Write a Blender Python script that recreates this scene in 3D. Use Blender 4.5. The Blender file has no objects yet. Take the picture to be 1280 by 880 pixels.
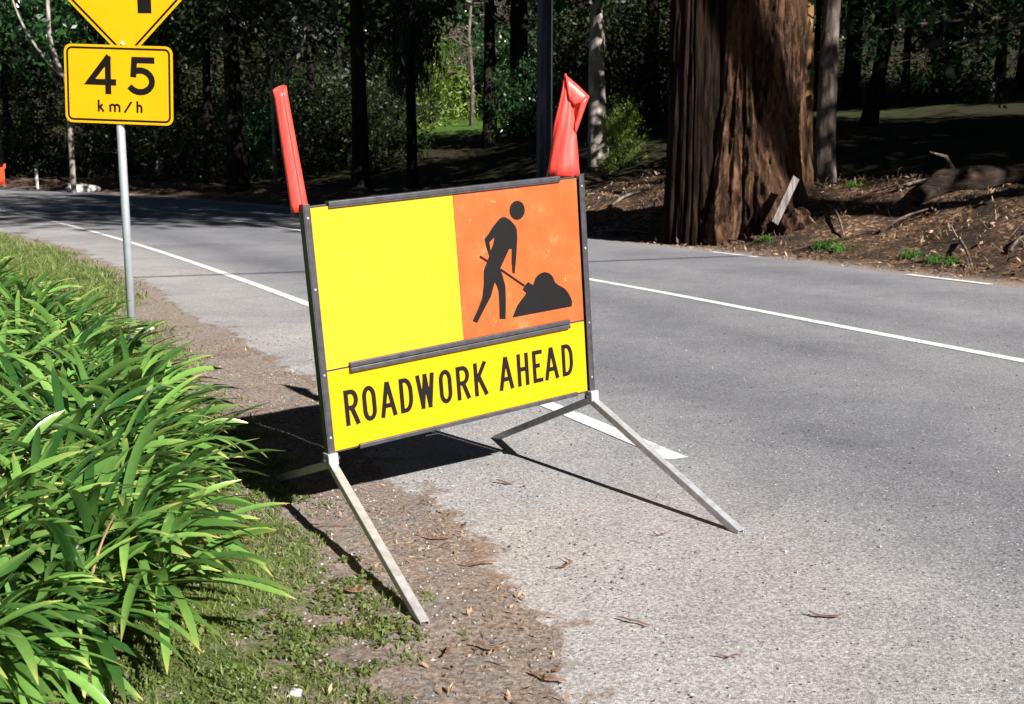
import bpy, bmesh, math, random
import numpy as np
from mathutils import Vector, Matrix
from mathutils.geometry import tessellate_polygon
random.seed(7)
RS = np.random.RandomState(11)
PI = math.pi
scene = bpy.context.scene
C = scene.collection

# ------------------------------------------------------------------ camera, light, exposure
CAM_H = 1.388; PITCH = 0.1678; FPX = 1412.0
cam_d = bpy.data.cameras.new("camera"); cam = bpy.data.objects.new("camera", cam_d); C.objects.link(cam)
cam.location = (0, 0, CAM_H); cam.rotation_euler = (PI/2 - PITCH, 0, 0)
cam_d.sensor_width = 36.0; cam_d.lens = 36.0 * FPX / 1280.0
cam_d.clip_start = 0.05; cam_d.clip_end = 600
cam_d.dof.use_dof = True; cam_d.dof.focus_distance = 4.6; cam_d.dof.aperture_fstop = 9.0
scene.camera = cam
SUN = Vector((0.967, -1.238, 1.0)).normalized()      # towards the sun
ELEV = math.asin(SUN.z)
world = bpy.data.worlds.new("World"); scene.world = world; world.use_nodes = True
wn = world.node_tree.nodes; wl = world.node_tree.links
sky = wn.new("ShaderNodeTexSky"); sky.sky_type = 'NISHITA'; sky.sun_disc = False
sky.sun_elevation = ELEV; sky.sun_rotation = math.atan2(SUN.x, SUN.y); sky.air_density = 0.15; sky.dust_density = 0.05; sky.ozone_density = 1.0
wl.new(sky.outputs[0], wn["Background"].inputs[0]); wn["Background"].inputs[1].default_value = 0.05
sun_d = bpy.data.lights.new("sun", 'SUN'); sun_d.energy = 5.0; sun_d.angle = math.radians(0.5); sun_d.color = (1.0, 0.955, 0.89)
sun = bpy.data.objects.new("sun", sun_d); C.objects.link(sun)
sun.rotation_euler = SUN.to_track_quat('Z', 'Y').to_euler()
vs = scene.view_settings; vs.view_transform = 'Standard'; vs.look = 'None'; vs.exposure = 1.22; vs.gamma = 1; vs.use_curve_mapping = False
scene.cycles.max_bounces = 6; scene.cycles.diffuse_bounces = 3; scene.cycles.transmission_bounces = 3

# ------------------------------------------------------------------ helpers
def ray(px, py):
    c, s = math.cos(PITCH), math.sin(PITCH)
    return Vector((px-640, c*FPX + s*(440-py), -s*FPX + c*(440-py)))
def gnd(px, py, z=0.0):
    d = ray(px, py); t = (z-CAM_H)/d.z
    return Vector((d.x*t, d.y*t, z))
def at(px, py, Y):
    d = ray(px, py); t = Y/d.y
    return Vector((d.x*t, Y, CAM_H + d.z*t))

def tag(o, label=None, cat=None, group=None, kind=None):
    if label: o["label"] = label
    if cat: o["category"] = cat
    if group: o["group"] = group
    if kind: o["kind"] = kind
    return o
def empty(name, loc, label, cat, group=None, rz=0.0):
    o = bpy.data.objects.new(name, None); C.objects.link(o); o.location = loc; o.rotation_euler = (0, 0, rz)
    o.empty_display_size = 0.2
    return tag(o, label, cat, group)
def mesh_np(name, V, F, mats, mi=None, attrs=None, smooth=False):
    """F: list of faces or (n,k) int array"""
    me = bpy.data.meshes.new(name)
    V = np.asarray(V, dtype=np.float32)
    if isinstance(F, np.ndarray):
        n, k = F.shape
        me.vertices.add(len(V)); me.vertices.foreach_set("co", V.ravel())
        me.loops.add(n*k); me.loops.foreach_set("vertex_index", F.astype(np.int32).ravel())
        me.polygons.add(n); me.polygons.foreach_set("loop_start", np.arange(0, n*k, k, dtype=np.int32))
        me.polygons.foreach_set("loop_total", np.full(n, k, dtype=np.int32))
    else:
        me.from_pydata([tuple(v) for v in V.tolist()], [], F)
    for m in (mats if isinstance(mats, (list, tuple)) else [mats]): me.materials.append(m)
    if mi is not None: me.polygons.foreach_set("material_index", np.asarray(mi, dtype=np.int32))
    me.polygons.foreach_set("use_smooth", np.full(len(me.polygons), smooth, dtype=bool))
    if attrs:
        for k, a in attrs.items():
            at_ = me.attributes.new(k, 'FLOAT', 'POINT'); at_.data.foreach_set("value", np.asarray(a, dtype=np.float32))
    me.update(calc_edges=True); me.validate()
    return me
def link(name, me, parent=None, loc=None, rz=None):
    o = bpy.data.objects.new(name, me); C.objects.link(o)
    if parent: o.parent = parent
    if loc is not None: o.location = loc
    if rz is not None: o.rotation_euler = (0, 0, rz)
    return o

class MB:
    """mesh builder, coordinates in whatever frame the caller uses"""
    def __init__(s): s.v = []; s.f = []; s.sm = []
    def add(s, V, F, smooth=False):
        b = len(s.v); s.v += [tuple(v) for v in V]; s.f += [tuple(i+b for i in f) for f in F]; s.sm += [smooth]*len(F)
    def box(s, c, sx, sy, sz, M=None, bev=0.0):
        bm = bmesh.new(); bmesh.ops.create_cube(bm, size=1.0)
        for v in bm.verts: v.co = Vector((v.co.x*sx, v.co.y*sy, v.co.z*sz))
        if bev > 0: bmesh.ops.bevel(bm, geom=bm.edges[:], offset=bev, segments=2, affect='EDGES', profile=0.5)
        for v in bm.verts: v.co = (M @ v.co if M else v.co) + Vector(c)
        s.frombm(bm)
    def frombm(s, bm, smooth=False):
        bm.verts.index_update(); s.add([v.co[:] for v in bm.verts], [[v.index for v in f.verts] for f in bm.faces], smooth); bm.free()
    def bar(s, a, b, w, h, up=(0, 0, 1), bev=0.0):
        a = Vector(a); b = Vector(b); x = (b-a).normalized(); y = Vector(up).cross(x).normalized(); z = x.cross(y)
        M = Matrix((x, y, z)).transposed(); s.box((a+b)/2, (b-a).length, w, h, M, bev)
    def tube(s, pts, rad, seg=12, caps=True, fn=None, smooth=True):
        pts = [Vector(p) for p in pts]; n = len(pts); V = []; F = []
        ref = None
        for i, p in enumerate(pts):
            t = (pts[min(i+1, n-1)]-pts[max(i-1, 0)]).normalized()
            if ref is None: ref = t.orthogonal().normalized()
            ref = (ref - t*ref.dot(t)).normalized(); b = t.cross(ref)
            r = rad[i] if hasattr(rad, '__len__') else rad
            for k in range(seg):
                a = 2*PI*k/seg; rr = r*(fn(a, i/(n-1)) if fn else 1.0)
                V.append(p + ref*math.cos(a)*rr + b*math.sin(a)*rr)
        for i in range(n-1):
            for k in range(seg):
                k2 = (k+1) % seg; F.append((i*seg+k, i*seg+k2, (i+1)*seg+k2, (i+1)*seg+k))
        s.add(V, F, smooth)
        if caps: s.f.append(tuple(len(s.v)-seg*n+k for k in range(seg))[::-1]); s.f.append(tuple(len(s.v)-seg+k for k in range(seg))); s.sm += [False, False]
    def prism(s, poly, z0, z1, holes=()):
        """poly in XY extruded z0..z1"""
        loops = [poly]+list(holes); flat = [p for l in loops for p in l]; n = len(flat)
        tri = tessellate_polygon([[Vector((p[0], p[1], 0)) for p in l] for l in loops])
        V = [(p[0], p[1], z0) for p in flat]+[(p[0], p[1], z1) for p in flat]; F = []
        for t in tri:
            a, b, c = [Vector((flat[i][0], flat[i][1], 0)) for i in t]
            t = tuple(t)
            if (b-a).cross(c-a).z < 0: t = t[::-1]
            F.append(tuple(i+n for i in t)); F.append(t[::-1])
        o = 0
        for l in loops:
            m = len(l)
            for i in range(m):
                j = (i+1) % m; F.append((o+i, o+j, o+j+n, o+i+n))
            o += m
        s.add(V, F)
    def xform(s, M): s.v = [tuple(M @ Vector(v)) for v in s.v]; return s
    def build(s, name, mat, parent=None, world_root=None, fixn=True):
        """world_root: the root whose local frame the world coordinates are moved into"""
        if world_root is not None:
            Mi = (Matrix.Translation(world_root.location) @ world_root.rotation_euler.to_matrix().to_4x4()).inverted(); s.xform(Mi)
        me = bpy.data.meshes.new(name); me.from_pydata(s.v, [], s.f)
        for m in (mat if isinstance(mat, (list, tuple)) else [mat]): me.materials.append(m)
        me.polygons.foreach_set("use_smooth", s.sm)
        if fixn:
            bm = bmesh.new(); bm.from_mesh(me); bmesh.ops.recalc_face_normals(bm, faces=bm.faces[:]); bm.to_mesh(me); bm.free()
        me.update()
        return link(name, me, parent)

# value noise in numpy
_perm = RS.rand(256, 256)
def vnoise(x, y):
    xi = np.floor(x).astype(int); yi = np.floor(y).astype(int); fx = x-xi; fy = y-yi
    fx = fx*fx*(3-2*fx); fy = fy*fy*(3-2*fy)
    g = lambda a, b: _perm[a % 256, b % 256]
    return (g(xi, yi)*(1-fx)+g(xi+1, yi)*fx)*(1-fy)+(g(xi, yi+1)*(1-fx)+g(xi+1, yi+1)*fx)*fy
def fbm(x, y, o=4):
    x = np.asarray(x, float); y = np.asarray(y, float); r = 0; a = .5; t = 0
    for i in range(o): r = r+a*vnoise(x*2**i+17*i, y*2**i+31*i); t += a; a *= .5
    return r/t
def sstep(a, b, x):
    t = np.clip((np.asarray(x, float)-a)/(b-a), 0, 1); return t*t*(3-2*t)

# ------------------------------------------------------------------ materials
def mat(name):
    m = bpy.data.materials.new(name); m.use_nodes = True
    nt = m.node_tree; return m, nt, nt.nodes["Principled BSDF"]
def N(nt, t, **k):
    n = nt.nodes.new(t)
    for a, b in k.items():
        if a.startswith('i_'): n.inputs[a[2:].replace('_', ' ')].default_value = b
        else: setattr(n, a, b)
    return n
def coord(nt, scale=(1, 1, 1), which='Object'):
    tc = N(nt, "ShaderNodeTexCoord"); mp = N(nt, "ShaderNodeMapping"); mp.inputs['Scale'].default_value = scale
    nt.links.new(tc.outputs[which], mp.inputs[0]); return mp.outputs[0]
def noise(nt, vec, scale, detail=4, rough=.55, dist=0):
    n = N(nt, "ShaderNodeTexNoise"); n.inputs['Scale'].default_value = scale; n.inputs['Detail'].default_value = detail
    n.inputs['Roughness'].default_value = rough; n.inputs['Distortion'].default_value = dist
    nt.links.new(vec, n.inputs['Vector']); return n.outputs['Fac']
def ramp(nt, fac, stops):
    r = N(nt, "ShaderNodeValToRGB"); e = r.color_ramp.elements
    while len(e) < len(stops): e.new(0.5)
    for el, (p, c) in zip(e, stops): el.position = p; el.color = (*c, 1) if len(c) == 3 else c
    nt.links.new(fac, r.inputs[0]); return r.outputs[0]
def mix(nt, fac, a, b, mode='MIX'):
    m = N(nt, "ShaderNodeMix", data_type='RGBA', blend_type=mode)
    for s, v in ((0, fac), (6, a), (7, b)):
        if hasattr(v, 'links'): nt.links.new(v, m.inputs[s])
        else: m.inputs[s].default_value = v if s == 0 else (*v, 1)
    return m.outputs[2]
def mth(nt, op, a, b=0.5):
    m = N(nt, "ShaderNodeMath", operation=op)
    for s, v in ((0, a), (1, b)):
        if hasattr(v, 'links'): nt.links.new(v, m.inputs[s])
        else: m.inputs[s].default_value = v
    return m.outputs[0]
def bump(nt, b, h, strength=.5, dist=.01):
    n = N(nt, "ShaderNodeBump"); n.inputs['Strength'].default_value = strength; n.inputs['Distance'].default_value = dist
    nt.links.new(h, n.inputs['Height']); nt.links.new(n.outputs[0], b.inputs['Normal'])
def attr(nt, name):
    a = N(nt, "ShaderNodeAttribute", attribute_name=name); return a.outputs['Fac']
def setc(nt, b, c):
    if hasattr(c, 'links'): nt.links.new(c, b.inputs['Base Color'])
    else: b.inputs['Base Color'].default_value = (*c, 1)

def plain(name, col, rough=.5, metal=0, var=.15, scale=8, bmp=0.0, spec=.5, stretch=(1, 1, 1)):
    m, nt, b = mat(name); v = coord(nt, stretch); f = noise(nt, v, scale, 5)
    lo = tuple(c*(1-var) for c in col); hi = tuple(min(1, c*(1+var)) for c in col)
    setc(nt, b, ramp(nt, f, [(.3, lo), (.7, hi)]))
    b.inputs['Roughness'].default_value = rough; b.inputs['Metallic'].default_value = metal; b.inputs['Specular IOR Level'].default_value = spec
    if bmp: bump(nt, b, f, bmp, .005)
    return m
def leafmat(name, dark, light, rough=.35, spec=.5, trans=.35, tipc=None):
    m, nt, b = mat(name)
    f = attr(nt, "rnd"); col = ramp(nt, f, [(0, dark), (.55, tuple((a+c)/2 for a, c in zip(dark, light))), (1, light)])
    nz = noise(nt, coord(nt), 30, 2); col = mix(nt, mth(nt, 'MULTIPLY', nz, .35), col, tuple(c*.5 for c in dark))
    if tipc is not None:
        tp = attr(nt, "tip"); col = mix(nt, tp, col, tipc)
    setc(nt, b, col)
    b.inputs['Roughness'].default_value = rough; b.inputs['Specular IOR Level'].default_value = spec
    if trans > 0:
        tr = N(nt, "ShaderNodeBsdfTranslucent"); nt.links.new(mix(nt, .5, col, tuple(min(1, c*2.2) for c in light)), tr.inputs[0])
        ms = N(nt, "ShaderNodeMixShader"); ms.inputs[0].default_value = trans
        out = nt.nodes["Material Output"]; nt.links.new(b.outputs[0], ms.inputs[1]); nt.links.new(tr.outputs[0], ms.inputs[2]); nt.links.new(ms.outputs[0], out.inputs[0])
    return m
def barkmat(name, dark, light, stretch=(1, 1, .12), scale=9, rough=.9, b_=1.0, dist=.03):
    m, nt, b = mat(name); v = coord(nt, stretch)
    f = noise(nt, v, scale, 8, .65, .6); f2 = noise(nt, coord(nt, (1, 1, .5)), 1.3, 3)
    c = ramp(nt, f, [(.34, tuple(x*.35 for x in dark)), (.48, dark), (.7, light)])
    c = mix(nt, ramp(nt, f2, [(.42, (0, 0, 0)), (.62, (1, 1, 1))]), c, mix(nt, .5, c, tuple(x*.6 for x in light)))
    setc(nt, b, c); b.inputs['Roughness'].default_value = rough; b.inputs['Specular IOR Level'].default_value = .08
    bump(nt, b, f, b_, dist); return m

M = {}
# asphalt
def asphalt():
    m, nt, b = mat("asphalt"); v = coord(nt)
    n1 = noise(nt, v, 85, 4, .72); n2 = noise(nt, v, 230, 2, .6); big = noise(nt, v, .45, 5, .6, .5); mid = noise(nt, v, 3.0, 6, .7)
    vo = N(nt, "ShaderNodeTexVoronoi", feature='F1'); vo.inputs['Scale'].default_value = 75; nt.links.new(v, vo.inputs[0])
    base = ramp(nt, n1, [(.32, (.120, .120, .124)), (.5, (.272, .272, .276)), (.68, (.45, .45, .455))])
    tone = ramp(nt, big, [(.35, (.78, .79, .84)), (.65, (1.08, 1.08, 1.10))])
    c = mix(nt, 1.0, base, tone, 'MULTIPLY')
    c = mix(nt, 1.0, c, ramp(nt, mid, [(.3, (.86, .86, .87)), (.7, (1.1, 1.1, 1.1))]), 'MULTIPLY')
    lane = attr(nt, "lane")          # offset across the road: the trafficked lane is darker, with wheel tracks
    c = mix(nt, 1.0, c, ramp(nt, mth(nt, 'ADD', mth(nt, 'DIVIDE', lane, 12), .5), [(.05, (1.24, 1.18, 1.12)), (.17, (1.14, 1.11, 1.07)), (.215, (.86, .86, .87)), (.27, (.58, .59, .62)), (.34, (.76, .77, .79)), (.42, (.62, .63, .66)), (.48, (.80, .80, .82)), (.56, (.66, .67, .70)), (.64, (.80, .81, .83)), (.72, (.66, .67, .70)), (.8, (.84, .84, .86))]), 'MULTIPLY')
    # dark stones plucked / coloured chips
    cell = N(nt, "ShaderNodeSeparateColor"); nt.links.new(vo.outputs['Color'], cell.inputs[0])
    pk = mth(nt, 'MULTIPLY', mth(nt, 'GREATER_THAN', cell.outputs[0], .955), mth(nt, 'LESS_THAN', vo.outputs['Distance'], .33))
    c = mix(nt, pk, c, (.035, .033, .035))
    wk = mth(nt, 'MULTIPLY', mth(nt, 'LESS_THAN', cell.outputs[1], .03), mth(nt, 'LESS_THAN', vo.outputs['Distance'], .3))
    c = mix(nt, wk, c, (.62, .58, .55))
    # dirt washed over the broken seal edge
    e = attr(nt, "edge"); en = noise(nt, v, 5, 6, .7)
    df = ramp(nt, mth(nt, 'ADD', e, mth(nt, 'MULTIPLY', mth(nt, 'SUBTRACT', en, .5), 1.0)), [(.0, (1, 1, 1)), (.09, (0, 0, 0))])
    dirt = ramp(nt, noise(nt, v, 60, 6, .75), [(.3, (.07, .050, .040)), (.5, (.20, .15, .12)), (.72, (.38, .30, .25))])
    c = mix(nt, df, c, dirt)
    setc(nt, b, c); b.inputs['Roughness'].default_value = .82; b.inputs['Specular IOR Level'].default_value = .35
    h = mth(nt, 'ADD', n1, mth(nt, 'MULTIPLY', n2, .5)); bump(nt, b, h, .75, .006); return m
M['asphalt'] = asphalt()
def paint():
    m, nt, b = mat("road_paint"); v = coord(nt); n = noise(nt, v, 70, 5, .8); n0 = noise(nt, v, 4, 4, .7)
    f = ramp(nt, mth(nt, 'ADD', n, mth(nt, 'MULTIPLY', mth(nt, 'SUBTRACT', n0, .5), .5)), [(.39, (0, 0, 0)), (.47, (1, 1, 1))])
    c = mix(nt, f, (.30, .29, .29), ramp(nt, noise(nt, v, 9, 4), [(.3, (.62, .61, .60)), (.7, (.78, .78, .77))])); setc(nt, b, c)
    b.inputs['Roughness'].default_value = .7; bump(nt, b, n, .5, .004); return m
M['paint'] = paint()
def groundmat():
    m, nt, b = mat("ground_soil"); v = coord(nt)
    g = attr(nt, "green"); lt = attr(nt, "litter"); lw = attr(nt, "lawn")
    fine = noise(nt, v, 55, 8, .78); med = noise(nt, v, 11, 6, .7)
    soil = ramp(nt, fine, [(.3, (.06, .046, .038)), (.44, (.19, .145, .12)), (.56, (.36, .29, .245)), (.72, (.58, .49, .43))])
    soil = mix(nt, ramp(nt, med, [(.45, (0, 0, 0)), (.65, (1, 1, 1))]), soil, ramp(nt, fine, [(.35, (.10, .085, .08)), (.62, (.36, .33, .31))]))
    gr = ramp(nt, fine, [(.3, (.030, .050, .012)), (.5, (.13, .18, .045)), (.72, (.28, .33, .12))])
    k = ramp(nt, mth(nt, 'ADD', g, mth(nt, 'MULTIPLY', mth(nt, 'SUBTRACT', med, .5), 1.3)), [(.42, (0, 0, 0)), (.62, (1, 1, 1))])
    c = mix(nt, k, soil, gr)
    vo = N(nt, "ShaderNodeTexVoronoi"); vo.inputs['Scale'].default_value = 22; nt.links.new(v, vo.inputs[0])
    sc = N(nt, "ShaderNodeSeparateColor"); nt.links.new(vo.outputs['Color'], sc.inputs[0])
    lit = ramp(nt, sc.outputs[0], [(0, (.022, .013, .008)), (.45, (.07, .038, .022)), (.8, (.18, .10, .055)), (1, (.38, .25, .16))])
    lit = mix(nt, 1.0, lit, ramp(nt, noise(nt, v, 1.6, 6, .7), [(.40, (.22, .20, .19)), (.62, (1.15, 1.08, 1.0))]), 'MULTIPLY')
    c = mix(nt, mth(nt, 'MULTIPLY', lt, .95), c, lit)
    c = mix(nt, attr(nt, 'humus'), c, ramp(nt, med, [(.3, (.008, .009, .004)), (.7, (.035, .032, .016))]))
    c = mix(nt, lw, c, ramp(nt, med, [(.35, (.035, .075, .012)), (.65, (.07, .14, .025))]))
    setc(nt, b, c); b.inputs['Roughness'].default_value = .95; b.inputs['Specular IOR Level'].default_value = .15
    bump(nt, b, fine, .9, .02); return m
M['ground'] = groundmat()
M['yellow'] = plain("sign_yellow", (.60, .312, .002), .5, spec=.2, var=.05, scale=5)
M['yellow2'] = plain("sign_yellow_faded", (.58, .325, .013), .5, spec=.25, var=.07, scale=4)
def scuffed(m, seed, lo=.61):
    nt = m.node_tree; b = nt.nodes["Principled BSDF"]; src = b.inputs['Base Color'].links[0].from_socket
    n1 = noise(nt, coord(nt, (1, 1, 4)), 26+seed, 7, .8, .4); n2 = noise(nt, coord(nt, (9, 9, 1)), 9+seed, 6, .75)
    c = mix(nt, ramp(nt, n1, [(lo, (0, 0, 0)), (lo+.05, (.45, .45, .45))]), src, (.16, .11, .03)); c = mix(nt, ramp(nt, n2, [(.60, (0, 0, 0)), (.68, (.35, .35, .35))]), c, (.42, .33, .10)); setc(nt, b, c)
    bump(nt, b, noise(nt, coord(nt), 2.2, 2), .35, .02)
scuffed(M['yellow'], 1); scuffed(M['yellow2'], 3, .63)
def orange():
    m, nt, b = mat("sign_orange"); v = coord(nt)
    n = noise(nt, v, 9, 7, .7); s = noise(nt, v, 34, 3, .6)
    c = ramp(nt, n, [(.3, (.43, .068, .013)), (.58, (.48, .095, .022)), (.76, (.55, .16, .06))])
    c = mix(nt, ramp(nt, s, [(.70, (0, 0, 0)), (.73, (.6, .6, .6))]), c, (.8, .6, .4)); setc(nt, b, c); b.inputs['Roughness'].default_value = .4; return m
M['orange'] = orange()
M['ink'] = plain("sign_black_ink", (.0045, .0036, .0045), .6, var=.2, spec=.22)
M['ink45'] = plain("sign_black_border", (.004, .003, .003), .6, var=.2, spec=.2)
M['frame'] = plain("dark_painted_steel", (.040, .038, .045), .42, var=.35, scale=30, bmp=.2, spec=.6)
M['galv'] = plain("galvanised_steel", (.46, .475, .51), .45, metal=.45, var=.22, scale=28, bmp=.15)
M['galv2'] = plain("galvanised_pole_steel", (.50, .54, .60), .5, metal=.55, var=.10, scale=18)
M['alu'] = plain("plate_back_aluminium", (.4, .4, .4), .5, metal=.7)
def flagm():
    m, nt, b = mat("fluorescent_red_vinyl"); v = coord(nt, (1, 1, .15)); n = noise(nt, v, 60, 3)
    setc(nt, b, ramp(nt, n, [(.3, (.78, .050, .040)), (.7, (.84, .085, .068))])); b.inputs['Roughness'].default_value = .38
    b.inputs['Emission Color'].default_value = (1, .05, .03, 1); b.inputs['Emission Strength'].default_value = 0.0
    bump(nt, b, n, .35, .004); return m
M['flag'] = flagm()
M['bigbark'] = barkmat("furrowed_red_brown_bark", (.022, .012, .008), (.225, .122, .074), (1, 1, .22), 8, b_=1.0, dist=.22)
M['redbark'] = barkmat("split_orange_bark", (.20, .10, .045), (.46, .27, .13), (1, 1, .08), 9, dist=.05)
M['greybark'] = barkmat("grey_bark", (.09, .07, .06), (.26, .215, .19), (1, 1, .35), 8)
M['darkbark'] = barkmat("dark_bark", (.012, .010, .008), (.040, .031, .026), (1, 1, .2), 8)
M['palebark'] = barkmat("pale_gum_bark", (.20, .17, .15), (.48, .43, .39), (1, 1, .25), 5, b_=.4, dist=.02)
M['timber'] = barkmat("weathered_pole_timber", (.035, .040, .055), (.075, .085, .11), (1, 1, .05), 12, b_=.4, dist=.01)
M['logbark'] = barkmat("dark_rotting_bark", (.020, .014, .011), (.085, .062, .050), (.3, .3, 1), 9)
M['shadebark'] = barkmat("shade_dark_bark", (.008, .005, .0035), (.042, .024, .016), (1, 1, .12), 10, dist=.15)  # near-black bark colour carries the shade on the giant trunk's left side
M['plank'] = barkmat("weathered_plank", (.16, .14, .13), (.30, .27, .25), (1, 1, .1), 14, b_=.4, dist=.01)
M['twig'] = plain("dry_bark_strip", (.17, .088, .060), .7, var=.6, scale=40, bmp=.4)
M['twigp'] = plain("pale_dry_leaf", (.50, .36, .22), .7, var=.3, scale=40)
M['stone'] = plain("pale_stone", (.50, .47, .43), .85, var=.3, scale=9, bmp=.5)
M['white'] = plain("white_post_plastic", (.72, .72, .70), .5, var=.08)
M['aga'] = leafmat("strap_leaf_green", (.010, .055, .011), (.19, .36, .075), .25, 1.0, .12, (.42, .38, .12))
M['dead'] = plain("dead_strap_leaf", (.50, .33, .17), .8, var=.3, scale=20)
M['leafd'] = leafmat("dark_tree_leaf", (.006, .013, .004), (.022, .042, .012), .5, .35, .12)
M['leafg'] = leafmat("glossy_green_leaf", (.010, .030, .009), (.045, .125, .038), .28, .6, .22)
M['leafy'] = leafmat("yellow_green_leaf", (.09, .16, .02), (.26, .36, .06), .45, .4, .4)
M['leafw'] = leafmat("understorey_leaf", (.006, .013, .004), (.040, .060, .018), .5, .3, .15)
M['grass'] = leafmat("grass_blade", (.045, .085, .015), (.26, .30, .10), .55, .3, .3)
M['litter'] = leafmat("fallen_leaf", (.045, .024, .014), (.46, .31, .195), .7, .3, 0)
M['gravel'] = leafmat("loose_gravel", (.05, .045, .045), (.55, .52, .50), .8, .3, 0)
M['redboard'] = plain("red_orange_board", (.75, .07, .015), .45, var=.08)

# ------------------------------------------------------------------ road geometry
def catmull(P, n=12):
    P = [Vector(p) for p in P]; P = [2*P[0]-P[1]]+P+[2*P[-1]-P[-2]]; out = []
    for i in range(1, len(P)-2):
        for k in range(n):
            t = k/n; a, b, c, d = P[i-1], P[i], P[i+1], P[i+2]
            out.append(.5*((2*b)+(c-a)*t+(2*a-5*b+4*c-d)*t*t+(3*b-a-3*c+d)*t**3))
    out.append(P[-2]); return out
CL = catmull([(32, -52), (21.2, -28.9), (10.4, -6.4), (3.58, 7.78), (.92, 13.3), (-2.95, 20.5), (-7.15, 27.6), (-11.9, 34.9), (-18.0, 43.6), (-28, 54), (-44, 66), (-70, 78)], 40)
CLa = np.array([(p.x, p.y) for p in CL]); seg = np.diff(CLa, axis=0); sl = np.hypot(*seg.T); S0 = np.concatenate([[0], np.cumsum(sl)])
def clpt(s):
    x = np.interp(s, S0, CLa[:, 0]); y = np.interp(s, S0, CLa[:, 1])
    dx = np.interp(s+.5, S0, CLa[:, 0])-np.interp(s-.5, S0, CLa[:, 0]); dy = np.interp(s+.5, S0, CLa[:, 1])-np.interp(s-.5, S0, CLa[:, 1])
    l = np.hypot(dx, dy)+1e-9; tx, ty = dx/l, dy/l
    return x, y, ty, -tx       # normal to the right (far side)
def offset(x, y):
    """signed distance from the centreline (+ = far side) and arc length"""
    x = np.asarray(x, float).ravel(); y = np.asarray(y, float).ravel(); D = np.empty(len(x)); SS = np.empty(len(x))
    q = CLa[::4]; s_q = S0[::4]; A = q[:-1]; B = q[1:]; AB = B-A; L2 = (AB**2).sum(1)
    for i in range(0, len(x), 20000):
        P = np.stack([x[i:i+20000], y[i:i+20000]], 1)[:, None, :]
        t = np.clip(((P-A)*AB).sum(2)/L2, 0, 1); d = P-(A+AB*t[..., None]); dd = (d**2).sum(2); k = dd.argmin(1); r = np.arange(len(k))
        cr = AB[k, 0]*d[r, k, 1]-AB[k, 1]*d[r, k, 0]
        D[i:i+20000] = -np.sign(cr)*np.sqrt(dd[r, k]); SS[i:i+20000] = s_q[k]+t[r, k]*np.sqrt(L2[k])
    return D, SS
HALF_N, HALF_F = 3.66, 3.80
_sp = [(720, 880), (690, 800), (610, 700), (566, 640), (480, 590), (400, 490), (330, 440), (240, 390), (150, 335), (100, 312), (0, 290)]
_sg = [gnd(*p) for p in _sp]; _o, _s = offset([p.x for p in _sg], [p.y for p in _sg])
_k = np.argsort(_s); ES, EO = _s[_k], _o[_k]
def near_edge(s):      # offset of the broken seal edge on the near side
    return np.interp(s, ES, EO)-.06+(fbm(s*1.1, s*0+3.3, 4)-.5)*.22+(fbm(s*7, s*0+9.1, 3)-.5)*.12

SV = np.concatenate([np.arange(0, S0[-1], .06)])
x_, y_, _, _ = clpt(SV); dist = np.hypot(x_, y_-3)
keep = [0]
for i in range(1, len(SV)):
    if SV[i]-SV[keep[-1]] > np.clip(dist[i]*.008, .05, .8): keep.append(i)
SV = SV[keep]
ne = near_edge(SV); fe = 4.02+(fbm(SV*1.3, SV*0+5, 4)-.5)*.25
tt = np.array([0, .004, .009, .016, .025, .037, .052, .07, .09, .12, .16, .2, .25, .31, .37, .44, .51, .58, .65, .72, .79, .86, .92, .965, 1])
X, Y, NX, NY = clpt(SV)
OFF = ne[:, None]+(fe-ne)[:, None]*tt[None, :]
V = np.stack([X[:, None]+NX[:, None]*OFF, Y[:, None]+NY[:, None]*OFF, np.full_like(OFF, 0.0)], 2)
n_s, n_t = OFF.shape
V[..., 2] = .004+.05*(1-(OFF/4.0)**2)*0.0
# rounded down edge
V[:, 0, 2] = -.004; V[:, -1, 2] = -.02
def gridfaces(a, b):
    i = np.arange(a-1)[:, None]*b+np.arange(b-1)[None, :]
    return np.stack([i, i+1, i+b+1, i+b], 2).reshape(-1, 4)
road = link("road", mesh_np("road", V.reshape(-1, 3), gridfaces(n_s, n_t), M['asphalt'], attrs={"lane": OFF.ravel(), "edge": (OFF-ne[:, None]).ravel()}))
tag(road, kind="structure")
def marking(name, off, s0, s1, w, z=.008):
    s = SV[(SV > s0) & (SV < s1)]; x, y, nx, ny = clpt(s); o = np.array([off-w/2, off+w/2])
    V = np.stack([x[:, None]+nx[:, None]*o, y[:, None]+ny[:, None]*o, np.full((len(s), 2), z)], 2)
    return V.reshape(-1, 3), gridfaces(len(s), 2)
def arc_at(px, py):
    p = gnd(px, py); return float(offset([p.x], [p.y])[1][0])
def lineset(name, off, spans, w):
    Vs = []; Fs = []; b = 0
    for s0, s1 in spans:
        v, f = marking(name, off, s0, s1, w); Vs.append(v); Fs.append(f+b); b += len(v)
    o = link(name, mesh_np(name, np.concatenate(Vs), np.concatenate(Fs), M['paint'])); return tag(o, kind="structure")
send = S0[-1]-1
lineset("road_edge_line", -HALF_N, [(arc_at(850, 578), send)], .11)
sC = arc_at(262, 272)
lineset("road_centre_line", 0, [(1, sC)]+[(sC+1.2+i*3.4, sC+3.4+i*3.4) for i in range(10)], .12)
a1, a2, a3, a4 = arc_at(1265, 355), arc_at(1155, 341), arc_at(960, 322), arc_at(890, 315)
lineset("road_far_edge_line", HALF_F, [(1, a1-6), (a1, a2), (a3, a4), (a4+5, a4+9), (a4+10, send)], .11)

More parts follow.
